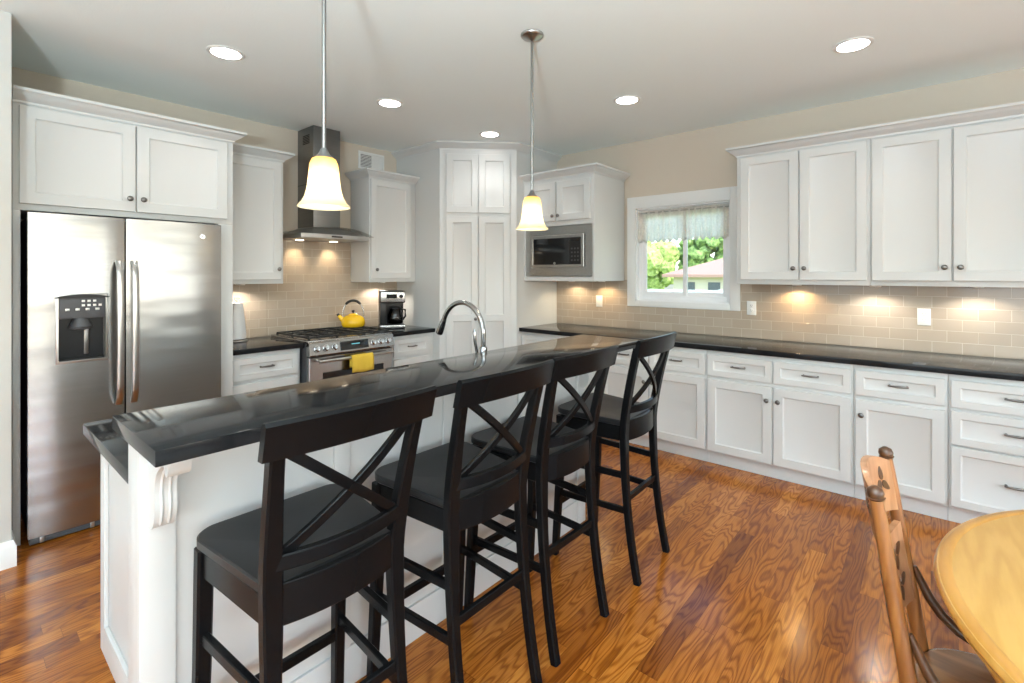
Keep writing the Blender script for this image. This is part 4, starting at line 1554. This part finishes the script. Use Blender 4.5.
def slat(z0, z1, bow, arch, name, taper=0.0):
    """slat between the posts, bowed back; returns the bowed surface function"""
    mb = MB()
    nu, nv = 16, 8
    xa, xb = -3.008, -2.716

    def S(u, v, off):
        x = xa + (xb - xa) * u
        e_ = 1 - (2 * u - 1) ** 2
        zt = z1 - arch * (2 * u - 1) ** 2
        zb = z0 + taper * (2 * u - 1) ** 2
        z = zb + (zt - zb) * v
        y = -4.381 + (z - 0.45) * 0.150 + bow * e_ + off
        return Vector(L2((x, y, z)))
    front = [[mb.bm.verts.new(S(i / nu, j / nv, -0.007)) for i in range(nu + 1)] for j in range(nv + 1)]
    back = [[mb.bm.verts.new(S(i / nu, j / nv, 0.007)) for i in range(nu + 1)] for j in range(nv + 1)]
    for j in range(nv):
        for i in range(nu):
            mb.bm.faces.new((front[j][i], front[j][i + 1], front[j + 1][i + 1], front[j + 1][i]))
            mb.bm.faces.new((back[j][i], back[j + 1][i], back[j + 1][i + 1], back[j][i + 1]))
    for j in range(nv):
        mb.bm.faces.new((front[j][0], front[j + 1][0], back[j + 1][0], back[j][0]))
        mb.bm.faces.new((front[j][-1], back[j][-1], back[j + 1][-1], front[j + 1][-1]))
    for i in range(nu):
        mb.bm.faces.new((front[0][i], back[0][i], back[0][i + 1], front[0][i + 1]))
        mb.bm.faces.new((front[-1][i], front[-1][i + 1], back[-1][i + 1], back[-1][i]))
    o = mb.build(name, M['oakslat'], chr_, smooth=40)

    def leaf(cu, cv, ang, ln, wd):
        # dark pierced leaf: a lens-shaped plug a hair proud on both faces
        g = MB()
        W2 = (xb - xa)
        H2 = (z1 - z0)
        poly = []
        for k in range(12):
            a = 2 * PI * k / 12
            r_ = ln * math.cos(a), wd * math.sin(a) * (1 - 0.35 * math.cos(a))
            poly.append((cu + (r_[0] * math.cos(ang) - r_[1] * math.sin(ang)) / W2, cv + (r_[0] * math.sin(ang) + r_[1] * math.cos(ang)) / H2))
        g.rings([[S(u, v, -0.0088) for u, v in poly], [S(u, v, 0.0088) for u, v in poly]])
        return g.build('leaf_cutout', M['oakdark'], o)
    return leaf


lf = slat(0.832, 0.978, 0.032, 0.034, 'crest_rail', -0.016)
for cu in (0.20, 0.80):
    for a in (90, 210, 330):
        lf(cu + 0.075 * math.cos(R(a)), 0.55 + 0.15 * math.sin(R(a)), R(a), 0.018, 0.011)
lf = slat(0.590, 0.770, 0.028, -0.016, 'back_slat', 0.0)
for cu in (0.20, 0.80):
    for cv in (0.30, 0.70):
        for a in (30, 150, 270):
            lf(cu + 0.07 * math.cos(R(a)), cv + 0.11 * math.sin(R(a)), R(a), 0.017, 0.011)
sm_ = MB()
oc = []
for i in range(40):
    a = 2 * PI * i / 40
    ex = 0.62
    cxx = abs(math.cos(a)) ** ex * (1 if math.cos(a) >= 0 else -1)
    syy = abs(math.sin(a)) ** ex * (1 if math.sin(a) >= 0 else -1)
    oc.append((0.220 * cxx * (1 + 0.05 * -syy), 0.020 + 0.215 * syy))
sm_.rings([[(x * s, (y - 0.02) * s + 0.02, z) for x, y in oc] for s, z in ((0.93, 0.437), (0.99, 0.444), (1.0, 0.457), (0.985, 0.468), (0.94, 0.472), (0.70, 0.465), (0.40, 0.462))])
sm_.build('seat', M['oakseat'], chr_, smooth=60)
for xp in (-3.024, -2.700):
    pts = [L2((xp, -4.366, 0.670)), L2((xp, -4.380, 0.635)), L2((xp, -4.396, 0.600)), L2((xp, -4.420, 0.565)), L2((xp, -4.455, 0.535)), L2((xp, -4.505, 0.515)), L2((xp, -4.555, 0.500)), L2((xp, -4.580, 0.466))]
    MB().tube(pts, [0.006, 0.010, 0.012, 0.012, 0.012, 0.012, 0.012, 0.012], 12, up=(1, 0, 0)).build('brace', M['oakdark'], chr_, smooth=60)
for sx_ in (-1, 1):
    MB().tube([(sx_ * 0.165, -0.150, 0.440), (sx_ * 0.175, -0.160, 0.22), (sx_ * 0.188, -0.180, 0.0)], [0.020, 0.022, 0.014], 14, up=(0, 1, 0)).build('leg', M['oakpost'], chr_, smooth=60)
    MB().tube([(sx_ * 0.168, 0.236, 0.20), (sx_ * 0.176, -0.161, 0.20)], 0.011, 10).build('stretcher', M['oakpost'], chr_, smooth=60)
MB().tube([(-0.170, 0.03, 0.20), (0.170, 0.03, 0.20)], 0.011, 10).build('stretcher', M['oakpost'], chr_, smooth=60)

# ================================================================== CEILING LIGHTS
def point(name, loc, power, col, rad, parent):
    d = bpy.data.lights.new(name, 'POINT')
    d.energy = power
    d.color = col
    d.shadow_soft_size = rad
    o = bpy.data.objects.new(name, d)
    COL.objects.link(o)
    o.location = loc
    o.parent = parent
    return o


DL = [(-3.299, -1.239, 'recessed ceiling light above the refrigerator doors'),
      (-2.187, -1.262, 'recessed ceiling light in front of the range hood'),
      (-1.105, -1.272, 'recessed ceiling light just in front of the corner pantry'),
      (-1.094, -2.667, 'recessed ceiling light in front of the window'),
      (-1.063, -4.061, 'recessed ceiling light at the right in front of the long wall cabinets')]
for x, y, lb in DL:
    t = thing('recessed_light', lb, 'ceiling light', (x, y, CEIL), 0, 'recessed ceiling lights')
    MB().lathe([(0.075, -0.0005), (0.098, -0.0005), (0.098, -0.004), (0.090, -0.007), (0.078, -0.006)], (0, 0, 0), 40).build('trim_ring', M['plate'], t, smooth=50)
    MB().lathe([(0.077, -0.0065), (0.05, -0.0078), (0.002, -0.0085)], (0, 0, 0), 40).build('lens', M['lens'], t)
    spot('lamp_light', (0, 0, -0.012), 13, (1.0, 0.99, 0.96), R(125), 0.6, 0.07, (0, 0, 0), t)


def pendant(x, y, zb, label):
    t = thing('pendant_light', label, 'pendant light', (x, y, CEIL), 0, 'pendant lights over the bar')
    MB().lathe([(0.062, -0.0005), (0.062, -0.008), (0.054, -0.016), (0.030, -0.022), (0.016, -0.034), (0.010, -0.040)], (0, 0, 0), 32).build('canopy', M['nickel'], t, smooth=50)
    zt = zb + 0.178 - CEIL
    MB().tube([(0, 0, -0.036), (0, 0, zt + 0.028)], 0.0075, 12, up=(1, 0, 0)).build('rod', M['rod'], t, smooth=60)
    MB().lathe([(0.008, 0.034), (0.011, 0.031), (0.013, 0.025), (0.020, 0.012), (0.031, 0.002), (0.033, -0.006), (0.028, -0.008)], (0, 0, zt), 28).build('cap', M['rod'], t, smooth=50)
    sh = MB()
    pr = [(0.030, 0.178), (0.040, 0.172), (0.047, 0.155), (0.051, 0.125), (0.054, 0.090), (0.058, 0.062), (0.065, 0.038), (0.076, 0.018), (0.088, 0.006), (0.0885, 0.003),
          (0.086, 0.001), (0.073, 0.014), (0.062, 0.035), (0.055, 0.060), (0.051, 0.090), (0.048, 0.125), (0.044, 0.153), (0.036, 0.169), (0.030, 0.174)]
    sh.lathe(pr, (0, 0, 0), 40, cap=False)
    so = sh.build('shade', M['shade'], t, smooth=60)
    so.location = (0, 0, zb - CEIL)
    bl = MB().lathe([(0.012, 0.060), (0.016, 0.045), (0.028, 0.015), (0.029, 0.0), (0.022, -0.020), (0.004, -0.029)], (0, 0, 0), 20).build('bulb', M['bulb'], t, smooth=60)
    bl.location = (0, 0, zb - CEIL + 0.085)
    point('lamp_light', (0, 0, zb - CEIL + 0.045), 3.2, (1.0, 0.88, 0.68), 0.03, t)


pendant(-3.497, -2.746, 1.686, 'nearer pendant lamp with amber bell glass hanging over the left of the bar')
pendant(-2.317, -2.746, 1.690, 'farther pendant lamp with amber bell glass hanging in front of the microwave')

# uplight added out of view behind the camera to brighten the ceiling
fl_ = thing('added_uplight', 'unseen brushed nickel uplight added behind the camera to brighten the ceiling', 'lamp', (-5.45, -4.80, 0))
fl_.scale = (1.0, 1.0, 0.82)
MB().lathe([(0.145, 0.0), (0.145, 0.014), (0.120, 0.024), (0.020, 0.034)], (0, 0, 0), 40).build('base', M['nickel'], fl_, smooth=50)
MB().tube([(0, 0, 0.03), (0, 0, 1.62)], 0.012, 14, up=(1, 0, 0)).build('pole', M['nickel'], fl_)
MB().lathe([(0.016, 1.610), (0.090, 1.635), (0.150, 1.690), (0.180, 1.760), (0.174, 1.762), (0.142, 1.698), (0.085, 1.646), (0.016, 1.622)], (0, 0, 0), 48).build('bowl', M['plate'], fl_, smooth=60)
d = bpy.data.lights.new('lamp_light', 'AREA')
d.shape = 'DISK'
d.size = 0.26
d.energy = UPLIGHT
d.color = (0.80, 0.945, 1.0)
o = bpy.data.objects.new('lamp_light', d)
COL.objects.link(o)
o.location = (0, 0, 1.742)
o.rotation_euler = (PI, 0, 0)
o.parent = fl_

rg_ = MB().box(-7.4, -3.75, -8.2, -5.15, 0.0005, 0.012, 0.004).build('bounce_rug', M['rug'])  # added out of view to bounce pale light up and into the refrigerator doors
tag(rg_, 'unseen cream rug added behind the camera to bounce light and lighten the refrigerator reflection', 'rug')

# ================================================================== OUTDOORS
struct('ground', MB().box(0.6, 60, -25, 45, -1.6, -1.3), M['lawn'])
hs = thing('house', 'neighbouring cream house with a brown hip roof seen through the window', 'house', (29.0, 3.0, -1.3))
MB().box(-3.8, 3.8, -7.0, 5.0, 0.0, 2.65).build('wall', M['siding'], hs)
rf = MB()
e0 = [(-4.3, -7.6, 2.55), (4.3, -7.6, 2.55), (4.3, 5.55, 2.55), (-4.3, 5.55, 2.55)]
e1 = [(x, y, 2.72) for x, y, _ in e0]
rf.rings([e0, e1, [(-0.15, -2.5, 4.35), (0.15, -2.5, 4.35), (0.15, 1.0, 4.35), (-0.15, 1.0, 4.35)]])
rf.build('roof', M['roof'], hs, smooth=20)
for y in (4.0, 2.5, 1.3, -0.6, -3.0):
    MB().box(-3.84, -3.80, y - 0.35, y + 0.35, 1.55, 2.25).build('window', M['housewin'], hs)
fe = thing('fence', 'pale board fence across the lawn outside the window', 'fence', (10.0, 1.5, -1.3))
fm = MB()
for i in range(90):
    fm.box(-0.01, 0.01, -6.6 + i * 0.15, -6.46 + i * 0.15, 0.05, 2.28, 0.003)
fm.build('boards', M['fence'], fe)
for i in range(6):
    MB().box(0.011, 0.10, -6.5 + i * 2.6, -6.4 + i * 2.6, 0, 2.30).build('post', M['fence'], fe)


def tree(x, y, h, rx, label, leaf):
    t = thing('tree', label, 'tree', (x, y, -1.3), 0, 'trees outside the window')
    MB().tube([(0, 0, 0), (0.1, 0, h * 0.3), (0, 0.1, h * 0.7)], [0.28, 0.2, 0.1], 10, up=(1, 0, 0)).build('trunk', M['bark'], t)
    mb = MB()
    for i in range(70):
        a, b2 = random.uniform(0, 2 * PI), random.uniform(-1, 1)
        rr = random.uniform(0.5, 1.0)
        c0 = Vector((rx * rr * math.cos(a) * math.sqrt(1 - b2 * b2), rx * rr * math.sin(a) * math.sqrt(1 - b2 * b2), h * 0.60 + h * 0.36 * rr * b2))
        bm = bmesh.new()
        bmesh.ops.create_icosphere(bm, subdivisions=2, radius=rx * random.uniform(0.18, 0.32))
        for v in bm.verts:
            v.co *= random.uniform(0.72, 1.25)
        mb.join(bm, Matrix.Translation(c0))
    mb.build('foliage', leaf, t, smooth=20)


tree(33.0, 13.5, 6.0, 2.8, 'bright green tree left of the house in the window view', M['leaf'])
tree(37.0, 10.0, 6.4, 2.6, 'dark green tree rising behind the house roof left of centre', M['leafdark'])
tree(40.0, 4.5, 6.6, 3.0, 'green tree behind the house roof at the right of the window view', M['leaf'])
tree(24.0, 11.2, 4.0, 1.6, 'pale green shrub tree beside the left end of the house', M['leaf'])
